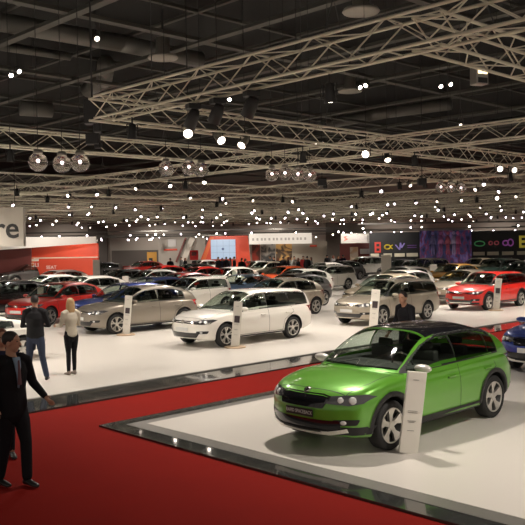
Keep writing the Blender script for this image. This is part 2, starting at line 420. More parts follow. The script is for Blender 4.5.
def conform(body, poly, side, off, res=.04, th=0.0):
    """poly = convex (a,b) outline; side 'L','R' -> (x,z); 'F','B' -> (y,z); 'T' -> (x,y)"""
    bm = bmesh.new(); xs = [p[0] for p in poly]; ys = [p[1] for p in poly]
    x0, x1, y0, y1 = min(xs), max(xs), min(ys), max(ys)
    nx, ny = max(1, int((x1 - x0) / res)), max(1, int((y1 - y0) / res))
    vs = [[bm.verts.new((x0 + (x1 - x0) * i / nx, y0 + (y1 - y0) * j / ny, 0)) for j in range(ny + 1)] for i in range(nx + 1)]
    for i in range(nx):
        for j in range(ny): bm.faces.new((vs[i][j], vs[i + 1][j], vs[i + 1][j + 1], vs[i][j + 1]))
    ar = sum(poly[i][0] * poly[(i + 1) % len(poly)][1] - poly[(i + 1) % len(poly)][0] * poly[i][1] for i in range(len(poly)))
    for i in range(len(poly)):
        a, b = Vector((*poly[i], 0)), Vector((*poly[(i + 1) % len(poly)], 0)); e = b - a
        if e.length < 1e-5: continue
        nrm = Vector((e.y, -e.x, 0)) * (1 if ar > 0 else -1)
        bmesh.ops.bisect_plane(bm, geom=bm.verts[:] + bm.edges[:] + bm.faces[:], plane_co=a, plane_no=nrm, clear_outer=True)
    dead = []
    for v in bm.verts:
        a, b = v.co.x, v.co.y
        if side == 'L': o, dr = Vector((a, 3, b)), Vector((0, -1, 0))
        elif side == 'R': o, dr = Vector((a, -3, b)), Vector((0, 1, 0))
        elif side == 'F': o, dr = Vector((5, a, b)), Vector((-1, 0, 0))
        elif side == 'B': o, dr = Vector((-5, a, b)), Vector((1, 0, 0))
        else: o, dr = Vector((a, b, 4)), Vector((0, 0, -1))
        h, nn = body.hit(o, dr)
        if h is None: dead.append(v); continue
        if nn.dot(dr) > 0: nn = -nn
        v.co = h + nn * off
    if dead: bmesh.ops.delete(bm, geom=dead, context='VERTS')
    return bm
def join_bm(dst, src):
    me = bpy.data.meshes.new('t'); src.to_mesh(me); src.free(); dst.from_mesh(me); bpy.data.meshes.remove(me)
def seam(body, pts, side, wd=.010, off=.0025):
    bm = bmesh.new()
    for (a, b) in zip(pts, pts[1:]):
        a, b = Vector(a), Vector(b); e = (b - a).normalized(); nn = Vector((-e.y, e.x)) * wd / 2
        a2, b2 = a - e * wd / 2, b + e * wd / 2
        join_bm(bm, conform(body, [tuple(a2 - nn), tuple(b2 - nn), tuple(b2 + nn), tuple(a2 + nn)], side, off, .06))
    return bm
def rounded(poly, r=.03, seg=3):
    out = []; n = len(poly)
    for i in range(n):
        p, a, b = Vector(poly[i]), Vector(poly[i - 1]), Vector(poly[(i + 1) % n])
        da, db = (a - p), (b - p); ra = min(r, da.length * .45); rb = min(r, db.length * .45)
        A, B = p + da.normalized() * ra, p + db.normalized() * rb
        for k in range(seg + 1):
            t = k / seg; out.append(tuple(A * (1 - t)**2 + p * 2 * t * (1 - t) + B * t * t))
    return out
def arc_band(body, cx, cz, r0, r1, a0, a1, side, off, n=20):
    bm = bmesh.new(); prev = None
    for i in range(n + 1):
        t = a0 + (a1 - a0) * i / n; row = []
        for r in (r0, (r0 + r1) / 2, r1):
            x, z = cx + r * math.cos(t), cz + r * math.sin(t)
            sg = 1 if side == 'L' else -1
            h, nn = body.hit(Vector((x, 3 * sg, z)), Vector((0, -sg, 0)))
            row.append(None if h is None else bm.verts.new((h.x, h.y + sg * off, h.z)))
        # turn the lip into the wheel well
        if row[0]: row.insert(0, bm.verts.new((row[0].co.x, row[0].co.y - (1 if side == 'L' else -1) * .06, row[0].co.z)))
        if prev and None not in row and None not in prev and len(row) == len(prev):
            for k in range(len(row) - 1): bm.faces.new((prev[k], prev[k + 1], row[k + 1], row[k]))
        prev = row
    return bm

def winpolys(d, kind):
    g0, g1, P, belt = d['c'], d['gend'], d['P'], d['belt']; X = lambda s: d['xf'] - s
    top = lambda s: interp(P, s) - (.125 if kind in ('hero', 'hatch') else .11)
    wlow = lambda s: belt + .005 + .05 * max(0, (s - g0) / (g1 - g0))
    def wpoly(sa, sb, grow=0, skew=0):
        sA = sa
        while top(sA) + grow < wlow(sA) + .03 and sA < sb: sA += .02
        n = 10; t_ = [(X(sA + (sb - sA) * i / n), top(sA + (sb - sA) * i / n) + grow) for i in range(n + 1)]
        l_ = [(X(sb + skew), wlow(sb) - grow), (X(sA - .05 if sa == sA else sA - .08), wlow(sA) - grow)]
        return t_ + l_
    b1 = g0 + (1.42 if kind not in ('mini', 'low') else 1.35); rearend = g1 - {'coupe': .75, 'low': .9, 'wagon': .30, 'van': .28, 'suv': .40, 'mini': .36, 'hero': .60}.get(kind, .68)
    c1 = min(b1 + .92, rearend - .25)
    w = [wpoly(g0 + .30, b1 - .03)]
    if kind in ('coupe', 'low', 'mini'): w.append(wpoly(b1 + .04, rearend - .06))
    else:
        w.append(wpoly(b1 + .03, c1 - .02))
        if rearend - c1 > .18: w.append(wpoly(c1 + .03, rearend - .03))
    return w
def inside(p, poly):
    sg = 0
    for i in range(len(poly)):
        a, b = poly[i], poly[(i + 1) % len(poly)]; c = (b[0] - a[0]) * (p[1] - a[1]) - (b[1] - a[1]) * (p[0] - a[0])
        if abs(c) < 1e-9: continue
        if sg == 0: sg = 1 if c > 0 else -1
        elif c * sg < 0: return False
    return True
def open_skin(gbm, d, kind, ws, rs, wins):
    g0, g1 = d['c'], d['gend']; ns, npp = 120, 88; bm = bmesh.new()
    pts = gh_grid(d, g0 + .005, g1 - .005, 0, PI, ns, npp); vs = [[bm.verts.new(p) for p in r_] for r_ in pts]
    for i in range(ns):
        s_ = g0 + .005 + (g1 - g0 - .01) * (i + .5) / ns
        for j in range(npp):
            ph = math.degrees(PI * (j + .5) / npp)
            if 46 < ph < 134 and (g0 + .06 < s_ < g0 + ws - .03 or g1 - rs + .03 < s_ < g1 - .09): continue
            c = (pts[i][j] + pts[i + 1][j + 1]) / 2
            if abs(c.y) > .3 and ph < 60 or ph > 120:
                if any(inside((c.x, c.z), w_) for w_ in wins): continue
            bm.faces.new((vs[i][j], vs[i + 1][j], vs[i + 1][j + 1], vs[i][j + 1]))
    bmesh.ops.recalc_face_normals(bm, faces=bm.faces); me = bpy.data.meshes.new('o'); bm.to_mesh(me); bm.free(); gbm.free(); return me
def build_car(kind, clad=False, rails=False, rim='five', blackroof=False, base=WHITE, face='vw', hero=False, plate=None, fat=None):
    d = car_tables(kind); X = lambda s: d['xf'] - s; L = d['L']; e = d['e']
    root = empty('car')
    # ---- body skin
    me = build_lower(d); lo = bpy.data.objects.new('tmp', me); C.objects.link(lo)
    sub = lo.modifiers.new('s', 'SUBSURF'); sub.levels = 1 if not hero else 2
    me2 = eval_mesh(lo); lo.modifiers.clear(); lo.data = me2
    ng = 26; npn = 28
    gbm = grid_mesh(gh_grid(d, d['c'] + .005, d['gend'] - .005, 0.0, PI, 60, 44))
    bmesh.ops.contextual_create
    gme = bpy.data.meshes.new('g'); gbm.to_mesh(gme)
    ws0 = {'coupe': .78, 'low': .82}.get(kind, .90); rs0 = {'coupe': 1.05, 'low': 1.0, 'hatch': .58, 'hero': .58, 'wagon': .30, 'suv': .40, 'van': .30, 'mini': .24}.get(kind, .4)
    bmb = bmesh.new(); bmb.from_mesh(me2); bmb.from_mesh(gme); both = bpy.data.meshes.new('both'); bmb.to_mesh(both); bmb.free()
    body = Body(both)
    # wheel arches
    cb = bmesh.new()
    for ax in (d['wb'] / 2, -d['wb'] / 2):
        for sg in (-1, 1):
            lathe_ = bmesh.ops.create_cone(cb, cap_ends=True, segments=40, radius1=d['R'] + .055, radius2=d['R'] + .055, depth=.6)
            bmesh.ops.transform(cb, matrix=Matrix.Translation((ax, sg * (d['Wd'] / 2 + .02), d['R'] + .01)) @ Matrix.Rotation(PI / 2, 4, 'X'), verts=lathe_['verts'])
    cm = bpy.data.meshes.new('c'); cb.to_mesh(cm); cb.free(); co = bpy.data.objects.new('cut', cm); C.objects.link(co)
    me2.materials.clear(); me2.materials.append(base); cm.materials.append(CLAD)
    bo = lo.modifiers.new('b', 'BOOLEAN'); bo.operation = 'DIFFERENCE'; bo.object = co; bo.solver = 'EXACT'
    try: bo.material_mode = 'TRANSFER'
    except Exception: pass
    me3 = eval_mesh(lo)
    bpy.data.objects.remove(co); bpy.data.objects.remove(lo)
    for p in me3.polygons: p.use_smooth = len(p.vertices) < 20
    bmf = bmesh.new(); bmf.from_mesh(me3)
    gopen = open_skin(gbm, d, kind, ws0, rs0, winpolys(d, kind)); nf = len(bmf.faces); bmf.from_mesh(gopen)
    bmf.faces.ensure_lookup_table()
    for f in list(bmf.faces)[nf:]: f.material_index = 0; f.smooth = True
    fm = bpy.data.meshes.new('body'); bmf.to_mesh(fm); bmf.free()
    mats_ = [m for m in me3.materials] or [base, CLAD]
    for m in mats_: fm.materials.append(m)
    ob = bpy.data.objects.new('body', fm); C.objects.link(ob); ob.parent = root
    fm.polygons.foreach_set('use_smooth', [True] * len(fm.polygons))
    try: fm.set_sharp_from_angle(angle=math.radians(38))
    except Exception: pass
    def part(name, bm, m, parent=root, smooth=True): return from_bm(name, bm, m, parent, smooth)
    # ---- glass
    g0, g1, P, belt = d['c'], d['gend'], d['P'], d['belt']
    ws = {'coupe': .78, 'low': .82}.get(kind, .90)
    # inside: dark deck at belt height, seats, steering wheel
    dk = []
    for i in range(13):
        s_ = g0 + .10 + (g1 - .25 - g0) * i / 12; a = gh_point(d, s_, .0); dk.append((a.x, abs(a.y) * .95))
    bm = bmesh.new(); A_ = [bm.verts.new((x, y, belt + .004)) for x, y in dk]; B_ = [bm.verts.new((x, -y, belt + .004)) for x, y in dk]
    for i in range(12): bm.faces.new((A_[i], A_[i + 1], B_[i + 1], B_[i]))
    g_ = bmesh.ops.extrude_face_region(bm, geom=list(bm.faces))['geom']; bmesh.ops.translate(bm, vec=(0, 0, .022), verts=[v for v in g_ if isinstance(v, bmesh.types.BMVert)])
    part('interior', bm, INNER, root, False)
    hh = min(.26, d['H'] - belt - .20)
    for sx_ in ((g0 + 1.25), (g0 + 2.05)):
        if sx_ > g1 - .7 or kind in ('low',): continue
        for y in (.36, -.36):
            bm = bmesh.new(); box(bm, (X(sx_), y, belt + hh * .32), (.12, .44, hh * .7)); box(bm, (X(sx_) - .03, y, belt + hh * .92), (.09, .24, hh * .42)); bevel(bm, .03); part('seat', bm, INNER)
    bm = bmesh.new(); n_ = 18; cx_, cy_, cz_ = X(g0 + .72), .36, belt + .02
    pts_ = [Vector((cx_ + .06 * math.sin(2 * PI * i / n_), cy_ + .18 * math.cos(2 * PI * i / n_), cz_ + .17 * math.sin(2 * PI * i / n_))) for i in range(n_)]
    for i in range(n_): tube(bm, pts_[i], pts_[(i + 1) % n_], .014, 5)
    part('steering_wheel', bm, INNER)
    part('windscreen', grid_mesh(gh_grid(d, g0 + .03, g0 + ws, math.radians(44), math.radians(136), 14, 24, .006)), GLASS)
    rs = {'coupe': 1.05, 'low': 1.0, 'hatch': .58, 'hero': .58, 'wagon': .30, 'suv': .40, 'van': .30, 'mini': .24}.get(kind, .4)
    part('rear_window', grid_mesh(gh_grid(d, g1 - rs, g1 - .06, math.radians(44), math.radians(136), 12, 20, .006)), GLASSD)
    if blackroof:
        part('black_roof', grid_mesh(gh_grid(d, g0 + ws + .02, g1 - rs - .06, math.radians(42), math.radians(138), 24, 26, .004)), GLOSSB)
    top = lambda s: interp(P, s) - (.125 if kind in ('hero', 'hatch') else .11)
    wlow = lambda s: belt + .005 + .05 * max(0, (s - g0) / (g1 - g0))
    def wpoly(sa, sb, grow=0, skew=0):
        sA = sa
        while top(sA) + grow < wlow(sA) + .03 and sA < sb: sA += .02
        n = 10; t_ = [(X(sA + (sb - sA) * i / n), top(sA + (sb - sA) * i / n) + grow) for i in range(n + 1)]
        l_ = [(X(sb + skew), wlow(sb) - grow), (X(sA - .05 if sa == sA else sA - .08), wlow(sA) - grow)]
        return t_ + l_
    span = g1 - g0; b1 = g0 + (1.42 if kind not in ('mini', 'low') else 1.35); rearend = g1 - {'coupe': .75, 'low': .9, 'wagon': .30, 'van': .28, 'suv': .40, 'mini': .36, 'hero': .60}.get(kind, .68)
    c1 = min(b1 + .92, rearend - .25)
    for side in 'LR':
        sg = 1 if side == 'L' else -1
        fbm = conform(body, wpoly(g0 + .18, rearend, .022, .0), side, .004, .022)
        bmesh.ops.delete(fbm, geom=[f for f in fbm.faces if any(inside((f.calc_center_median().x, f.calc_center_median().z), w_) for w_ in winpolys(d, kind))], context='FACES')
        part('window_frame', fbm, CLAD)
        part('side_window', conform(body, wpoly(g0 + .30, b1 - .03), side, .008, .05), GLASS)
        if kind in ('coupe', 'low', 'mini'): part('side_window', conform(body, wpoly(b1 + .04, rearend - .06), side, .008, .05), GLASS)
        else:
            part('side_window', conform(body, wpoly(b1 + .03, c1 - .02), side, .008, .05), GLASSD)
            if rearend - c1 > .18: part('side_window', conform(body, wpoly(c1 + .03, rearend - .03), side, .008, .05), GLASSD)
        # doors
        bs = bmesh.new(); fz = .30 + e * .4; fa = g0 + .16; zc = belt - .02
        join_bm(bs, seam(body, [(X(fa), zc - .02), (X(fa + .02), .55), (X(fa + .12), fz), (X(b1 + .02), fz), (X(b1), zc)], side))
        if kind not in ('coupe', 'low', 'mini'):
            ra = X(c1 + .10); arch = -d['wb'] / 2
            join_bm(bs, seam(body, [(X(b1 + .02), fz), (arch + d['R'] + .12, fz), (arch + d['R'] + .05, .60), (X(c1 + .12), .80), (X(c1 + .06), zc)], side))
        part('door_seam', bs, CLAD)
        hs = [b1 - .22] + ([c1 - .14] if kind not in ('coupe', 'low', 'mini') else [])
        for s_ in hs:
            h, nn = body.hit(Vector((X(s_), 3 * sg, .80 + e)), Vector((0, -sg, 0)))
            if h:
                bm = bmesh.new(); box(bm, (0, 0, 0), (.19, .03, .028)); bevel(bm, .009); bmesh.ops.transform(bm, matrix=Matrix.Translation(h + Vector((0, sg * .016, 0))), verts=bm.verts)
                part('door_handle', bm, base)
        # mirror: shell, glass and stalk
        mx, my, mz = X(g0 + .42), sg * (d['Wd'] / 2 * .93 + .10), belt + .045
        bm = bmesh.new(); bmesh.ops.create_uvsphere(bm, u_segments=16, v_segments=10, radius=1)
        for v in bm.verts:
            v.co = Vector((v.co.x * .075 if v.co.x > 0 else max(v.co.x, -.35) * .075, v.co.y * .135, v.co.z * .060))
        bmesh.ops.transform(bm, matrix=Matrix.Translation((mx, my, mz)), verts=bm.verts)
        mo = part('wing_mirror', bm, mat('mirror_silver', (.62, .60, .56), .3, .4) if hero else base)
        bm = bmesh.new(); tube(bm, (mx, my, mz - .03), (mx - .02, sg * d['Wd'] / 2 * .86, belt - .03), .02, 6); part('mirror_stalk', bm, CLAD, mo)
        # lamps
        if face == 'skoda': hp = [[(.38, .675), (.68, .655), (.80, .68), (.845, .75), (.80, .785), (.62, .775), (.38, .755)]]
        elif face == 'up': hp = [[(.42, .65), (.60, .61), (.72, .67), (.76, .79), (.62, .80), (.46, .73)]]
        else: hp = [[(.42, .665), (.70, .65), (.80, .68), (.84, .76), (.80, .785), (.62, .775), (.42, .735)]]
        k_ = d['Wd'] / 1.79
        hp = [[(y * sg * k_, z + e * .9) for y, z in q] for q in hp]
        bm = bmesh.new()
        for q in hp: join_bm(bm, conform(body, q, 'F', .006, .03))
        hl = part('headlight', bm, LAMPD)
        cy = sg * .70 * k_
        for yy, rr in ((cy, .052), (cy - sg * .13, .042)):
            cz = .718 + e * .9; h, nn = body.hit(Vector((5, yy, cz)), Vector((-1, 0, 0)))
            if h:
                q = nn.to_track_quat('Z', 'Y').to_matrix().to_4x4()
                bm = bmesh.new(); r = bmesh.ops.create_uvsphere(bm, u_segments=12, v_segments=8, radius=rr)['verts']
                bmesh.ops.transform(bm, matrix=Matrix.Translation(h + nn * .004) @ q @ Matrix.Diagonal((1, 1, .35, 1)), verts=r); part('headlight_lens', bm, LAMPG, hl)
        if kind not in ('hero',):
            bm = conform(body, [(y * sg * k_, z + e * .9) for y, z in [(.44, .658), (.78, .665), (.815, .71), (.44, .688)]], 'F', .010, .03)
            part('running_light', bm, CHROME, hl)
        # fog lamp recess, fog lamp
        bm = conform(body, rounded([(y * sg * k_, z + e * .5) for y, z in [(.50, .40), (.76, .41), (.79, .485), (.50, .475)]], .02), 'F', .006, .03)
        fo = part('fog_lamp_recess', bm, CLAD)
        h, nn = body.hit(Vector((5, sg * .62 * k_, .44 + e * .5)), Vector((-1, 0, 0)))
        if h:
            bm = bmesh.new(); r = bmesh.ops.create_uvsphere(bm, u_segments=12, v_segments=8, radius=.034)['verts']
            bmesh.ops.transform(bm, matrix=Matrix.Translation(h) @ nn.to_track_quat('Z', 'Y').to_matrix().to_4x4() @ Matrix.Diagonal((1.3, .9, .5, 1)), verts=r); part('fog_lamp', bm, LAMPG, fo)
        # tail lamp: wraps round the rear corner
        tz = .78 + e; th = .17
        bm = conform(body, [(X(L - .36), tz + th - .03), (X(L - .30), tz - .02), (X(L - .03), tz - .02), (X(L - .03), tz + th)], side, .006, .04)
        join_bm(bm, conform(body, [(sg * .52 * k_, tz), (sg * .80 * k_, tz), (sg * .80 * k_, tz + th - .02), (sg * .52 * k_, tz + th - .03)], 'B', .006, .04))
        part('tail_light', bm, TAIL)
        # cladding
        R = d['R'] + .055
        for ax in (d['wb'] / 2, -d['wb'] / 2):
            if clad: part('arch_trim', arc_band(body, ax, d['R'] + .01, R - .005, R + .062, math.radians(-8), math.radians(188), side, .012), CLAD)
        x_a, x_b = d['wb'] / 2 - R - .0, -d['wb'] / 2 + R + .0
        zlo = interp(d['zb'], L / 2)
        part('side_sill', conform(body, [(x_a, zlo + .035), (x_b, zlo + .035), (x_b, zlo + (.135 if clad else .07)), (x_a, zlo + (.135 if clad else .07))], side, .010, .06), CLAD)
        # roof rail
        if rails:
            bm = bmesh.new(); prev = None
            for i in range(13):
                s_ = g0 + .95 + (rearend - .05 - g0 - .95) * i / 12
                p = gh_point(d, s_, math.radians(32)); p.y *= sg; lift = .045 * (1 if 0 < i < 12 else .1)
                q = p + Vector((0, 0, lift))
                if prev is not None: tube(bm, prev, q, .016, 6)
                prev = q
            part('roof_rail', bm, CLAD if hero else CHROME)
    # ---- front
    k_ = d['Wd'] / 1.79
    if face == 'skoda':
        gr = part('grille', conform(body, rounded([(-.36, .61), (.36, .61), (.42, .735), (.30, .755), (-.30, .755), (-.42, .735)], .02), 'F', .006, .03), GLOSSB)
        bm = bmesh.new()
        for i in range(19):
            y = (i - 9) * .04
            join_bm(bm, seam(body, [(y, .635), (y, .735)], 'F', .007, .013))
        part('grille_slats', bm, mat('slat_grey', (.12, .12, .12), .25, .8), gr)
        part('grille_frame', seam(body, [(-.41, .745), (-.30, .765), (.30, .765), (.41, .745)], 'F', .014, .014), CHROME, gr)
        h, nn = body.hit(Vector((5, 0, .80)), Vector((-1, 0, 0)))
        if h is None: h, nn = body.hit(Vector((X(.2), 0, 3)), Vector((0, 0, -1)))
        bm = bmesh.new(); r = bmesh.ops.create_cone(bm, cap_ends=True, segments=24, radius1=.055, radius2=.05, depth=.014)['verts']
        bmesh.ops.transform(bm, matrix=Matrix.Translation(h + nn * .008) @ nn.to_track_quat('Z', 'Y').to_matrix().to_4x4(), verts=r); em = part('emblem', bm, CHROME)
        bm = bmesh.new()       # winged arrow on the badge
        q = Matrix.Translation(h + nn * .017) @ nn.to_track_quat('Z', 'Y').to_matrix().to_4x4()
        for c_, s_, a_ in (((0, -.008, 0), (.008, .045, .004), 0), ((.010, .010, 0), (.030, .007, .004), .5), ((.010, 0, 0), (.028, .006, .004), .4)):
            r = box(bm, (0, 0, 0), s_); bmesh.ops.transform(bm, matrix=q @ Matrix.Translation(c_) @ Matrix.Rotation(a_, 4, 'Z'), verts=r)
        part('badge_arrow', bm, GLOSSB, em, False)
        part('lower_grille', conform(body, rounded([(-.58, .35), (.58, .35), (.56, .465), (-.56, .465)], .025), 'F', .007, .04), GLOSSB)
        # black scout bumper with silver skid lip
        bm = conform(body, [(-.80, .275), (.80, .275), (.83, .385), (-.83, .385)], 'F', .004, .04); part('bumper_cladding', bm, CLAD)
        bm = seam(body, [(-.62, .345), (-.42, .305), (.42, .305), (.62, .345)], 'F', .050, .024); part('skid_lip', bm, mat('skid_silver', (.75, .73, .68), .3, .6))
        bm = conform(body, [(-.34, .318), (.34, .318), (.30, .342), (-.30, .342)], 'F', .03, .04); part('skid_insert', bm, CLAD)
    else:
        gz = .685 + e * .9; gh_ = {'suv': .10, 'van': .06}.get(kind, .055)
        if face != 'up':
            gr = part('grille', conform(body, [(-.42 * k_, gz - .01), (.42 * k_, gz - .01), (.42 * k_, gz + gh_), (-.42 * k_, gz + gh_)], 'F', .006, .04), GLOSSB)
            bm = seam(body, [(-.42 * k_, gz + .012), (.42 * k_, gz + .012)], 'F', .010, .012); join_bm(bm, seam(body, [(-.42 * k_, gz + .042), (.42 * k_, gz + .042)], 'F', .008, .012)); part('grille_slats', bm, CHROME, gr)
        h, nn = body.hit(Vector((5, 0, gz + .02)), Vector((-1, 0, 0)))
        bm = bmesh.new(); lathe(bm, [(.062, 0), (.062, .02), (.052, .024), (.050, .012), (.001, .012)], 20, 'X', (h.x, 0, gz + .025))
        for p_, q_ in (((-.032, .03), (-.012, -.04)), ((-.012, -.04), (0, 0)), ((0, 0), (.012, -.04)), ((.012, -.04), (.032, .03)), ((-.018, .045), (0, .008)), ((0, .008), (.018, .045))):
            tube(bm, (h.x + .022, p_[0], gz + .025 + p_[1]), (h.x + .022, q_[0], gz + .025 + q_[1]), .006, 4)
        part('emblem', bm, CHROME)
        lg = part('lower_grille', conform(body, rounded([(-.48 * k_, .30 + e * .5), (.48 * k_, .30 + e * .5), (.60 * k_, .435 + e * .5), (-.60 * k_, .435 + e * .5)], .03), 'F', .006, .04), GLOSSB)
        if clad:
            part('bumper_cladding', conform(body, [(-.76, .27), (.76, .27), (.76, .335), (-.76, .335)], 'F', .008, .05), CLAD)
            part('skid_lip', seam(body, [(-.45, .325), (.45, .325)], 'F', .03, .016), CHROME)
    # number plate
    pz = (.54 if hero else .52) + e * .6; h, nn = body.hit(Vector((5, 0, pz)), Vector((-1, 0, 0)))
    pm = PLATEB if hero else PLATEW
    pl = bx('number_plate', (h.x + .012, 0, pz), (.014, .47 if hero else .52, .10), pm, root, .003)
    if plate: text('plate_lettering', plate, .066, (h.x + .022, 0, pz), (PI / 2, 0, PI / 2), LETW, pl, .001, sx=.82)
    h, nn = body.hit(Vector((-5, 0, .62 + e)), Vector((1, 0, 0)))
    if h: bx('rear_plate', (h.x - .012, 0, .62 + e), (.014, .52, .11), PLATEW, root, .003)
    part('rear_bumper', conform(body, [(-.72, .36), (.72, .36), (.76, .46), (-.76, .46)], 'B', .006, .06), CLAD)
    # bonnet shut line and wipers
    bs = bmesh.new()
    for sg in (-1, 1): join_bm(bs, seam(body, [(X(.24), sg * .60 * k_), (X(.6), sg * .70 * k_), (X(g0 + .05), sg * .70 * k_)], 'T', .009, .002))
    join_bm(bs, seam(body, [(X(.24), -.60 * k_), (X(.19), 0), (X(.24), .60 * k_)], 'T', .009, .002))
    part('bonnet_seam', bs, CLAD)
    bm = bmesh.new()
    for y0_, y1_ in ((.05, .55), (-.50, .0)):
        a = gh_point(d, g0 + .06, math.acos(max(-1, min(1, (y0_ / .8)**1 if y0_ > 0 else y0_ / .8)))); 
        a = body.hit(Vector((X(g0 + .05), y0_, 3)), Vector((0, 0, -1)))[0]; b = body.hit(Vector((X(g0 + .16), y1_, 3)), Vector((0, 0, -1)))[0]
        if a and b: tube(bm, a + Vector((0, 0, .02)), b + Vector((0, 0, .02)), .009, 4)
    part('wiper', bm, CLAD)
    # ---- wheels
    hero_r = 'five' if rim == 'five' else 'twin'
    for ax in (d['wb'] / 2, -d['wb'] / 2):
        for sg in (1, -1):
            wh = build_wheel(d['R'], .205, hero_r, root)
            wh.location = (ax, sg * (d['Wd'] / 2 - .125), d['R']); wh.rotation_euler = (0, 0, 0 if sg > 0 else PI)
    bx('underbody', (0, 0, .33), (L - .9, d['Wd'] - .55, .22), CLAD, root)
    return root, d

PROT = {}
def proto(key, **kw):
    if key not in PROT:
        r, d = build_car(kw.pop('kind'), **kw)
        PROT[key] = (r, d, tree_of(r), kw.get('base', WHITE), [False])
    return PROT[key]
KIND = {
 'hero': dict(kind='hero', clad=True, rails=True, blackroof=True, base=GREEN, face='skoda', hero=True, plate='RAPID SPACEBACK'),
 'hatch': dict(kind='hatch', rim='twin'), 'wagon': dict(kind='wagon', rails=True, rim='twin'), 'van': dict(kind='van', rim='twin'),
 'cross': dict(kind='wagon', rails=True, clad=True), 'suv': dict(kind='suv', rails=True, clad=True),
 'mini': dict(kind='mini', face='up'), 'coupe': dict(kind='coupe'), 'low': dict(kind='low'),
 'super': dict(kind='hatch', face='skoda'),
}
def foot(a, b, da, db, yaw):
    d = Vector(a) - Vector(b); return abs(d.dot(U)) < da + db + .15 and abs(d.dot(V)) < 1.95
placed = []
def settle(key, p, fixed):
    p = Vector(p); L = car_spec(key if key in ('mini', 'suv', 'coupe', 'low', 'van', 'wagon') else 'hatch')['L'] / 2
    b = Vector((p.x, p.y, 0)).normalized()
    for _ in range(60):
        if fixed or not any(foot(p, q, L, l, 0) for q, l in placed): break
        p = p + b * .25
    placed.append((p, L)); return p
def put_car(key, col, loc, label, group, yaw=0, name='car'):
    r, d, tr, base, used = proto(key, **dict(KIND[key]))
    if not used[0] and col is base: o = r; used[0] = True
    else: o = copy_tree(r, None, {base: col}, tr)
    o.name = name; o.location = loc; o.scale = (1, 1, 1) if key == 'hero' else (.975,) * 3; o.rotation_euler = (0, 0, RZ + PI + math.radians(yaw)); tag(o, label, 'car', group); return o
def wheels(pf, pr, half=.77, z=.04):
    a, b = at(*pf, z), at(*pr, z); m = (a + b) / 2; m.z = z; return m + V * half
def rearw(x, y): return at(x, y) - U * 1.28 + V * .77
def frontw(x, y): return at(x, y) + U * 1.28 + V * .77
def roof(x, y, z, fl=.04):      # centre of a car whose roof stands at bearing x with height z
    p = at(x, y, z + fl); p.z = fl; return p

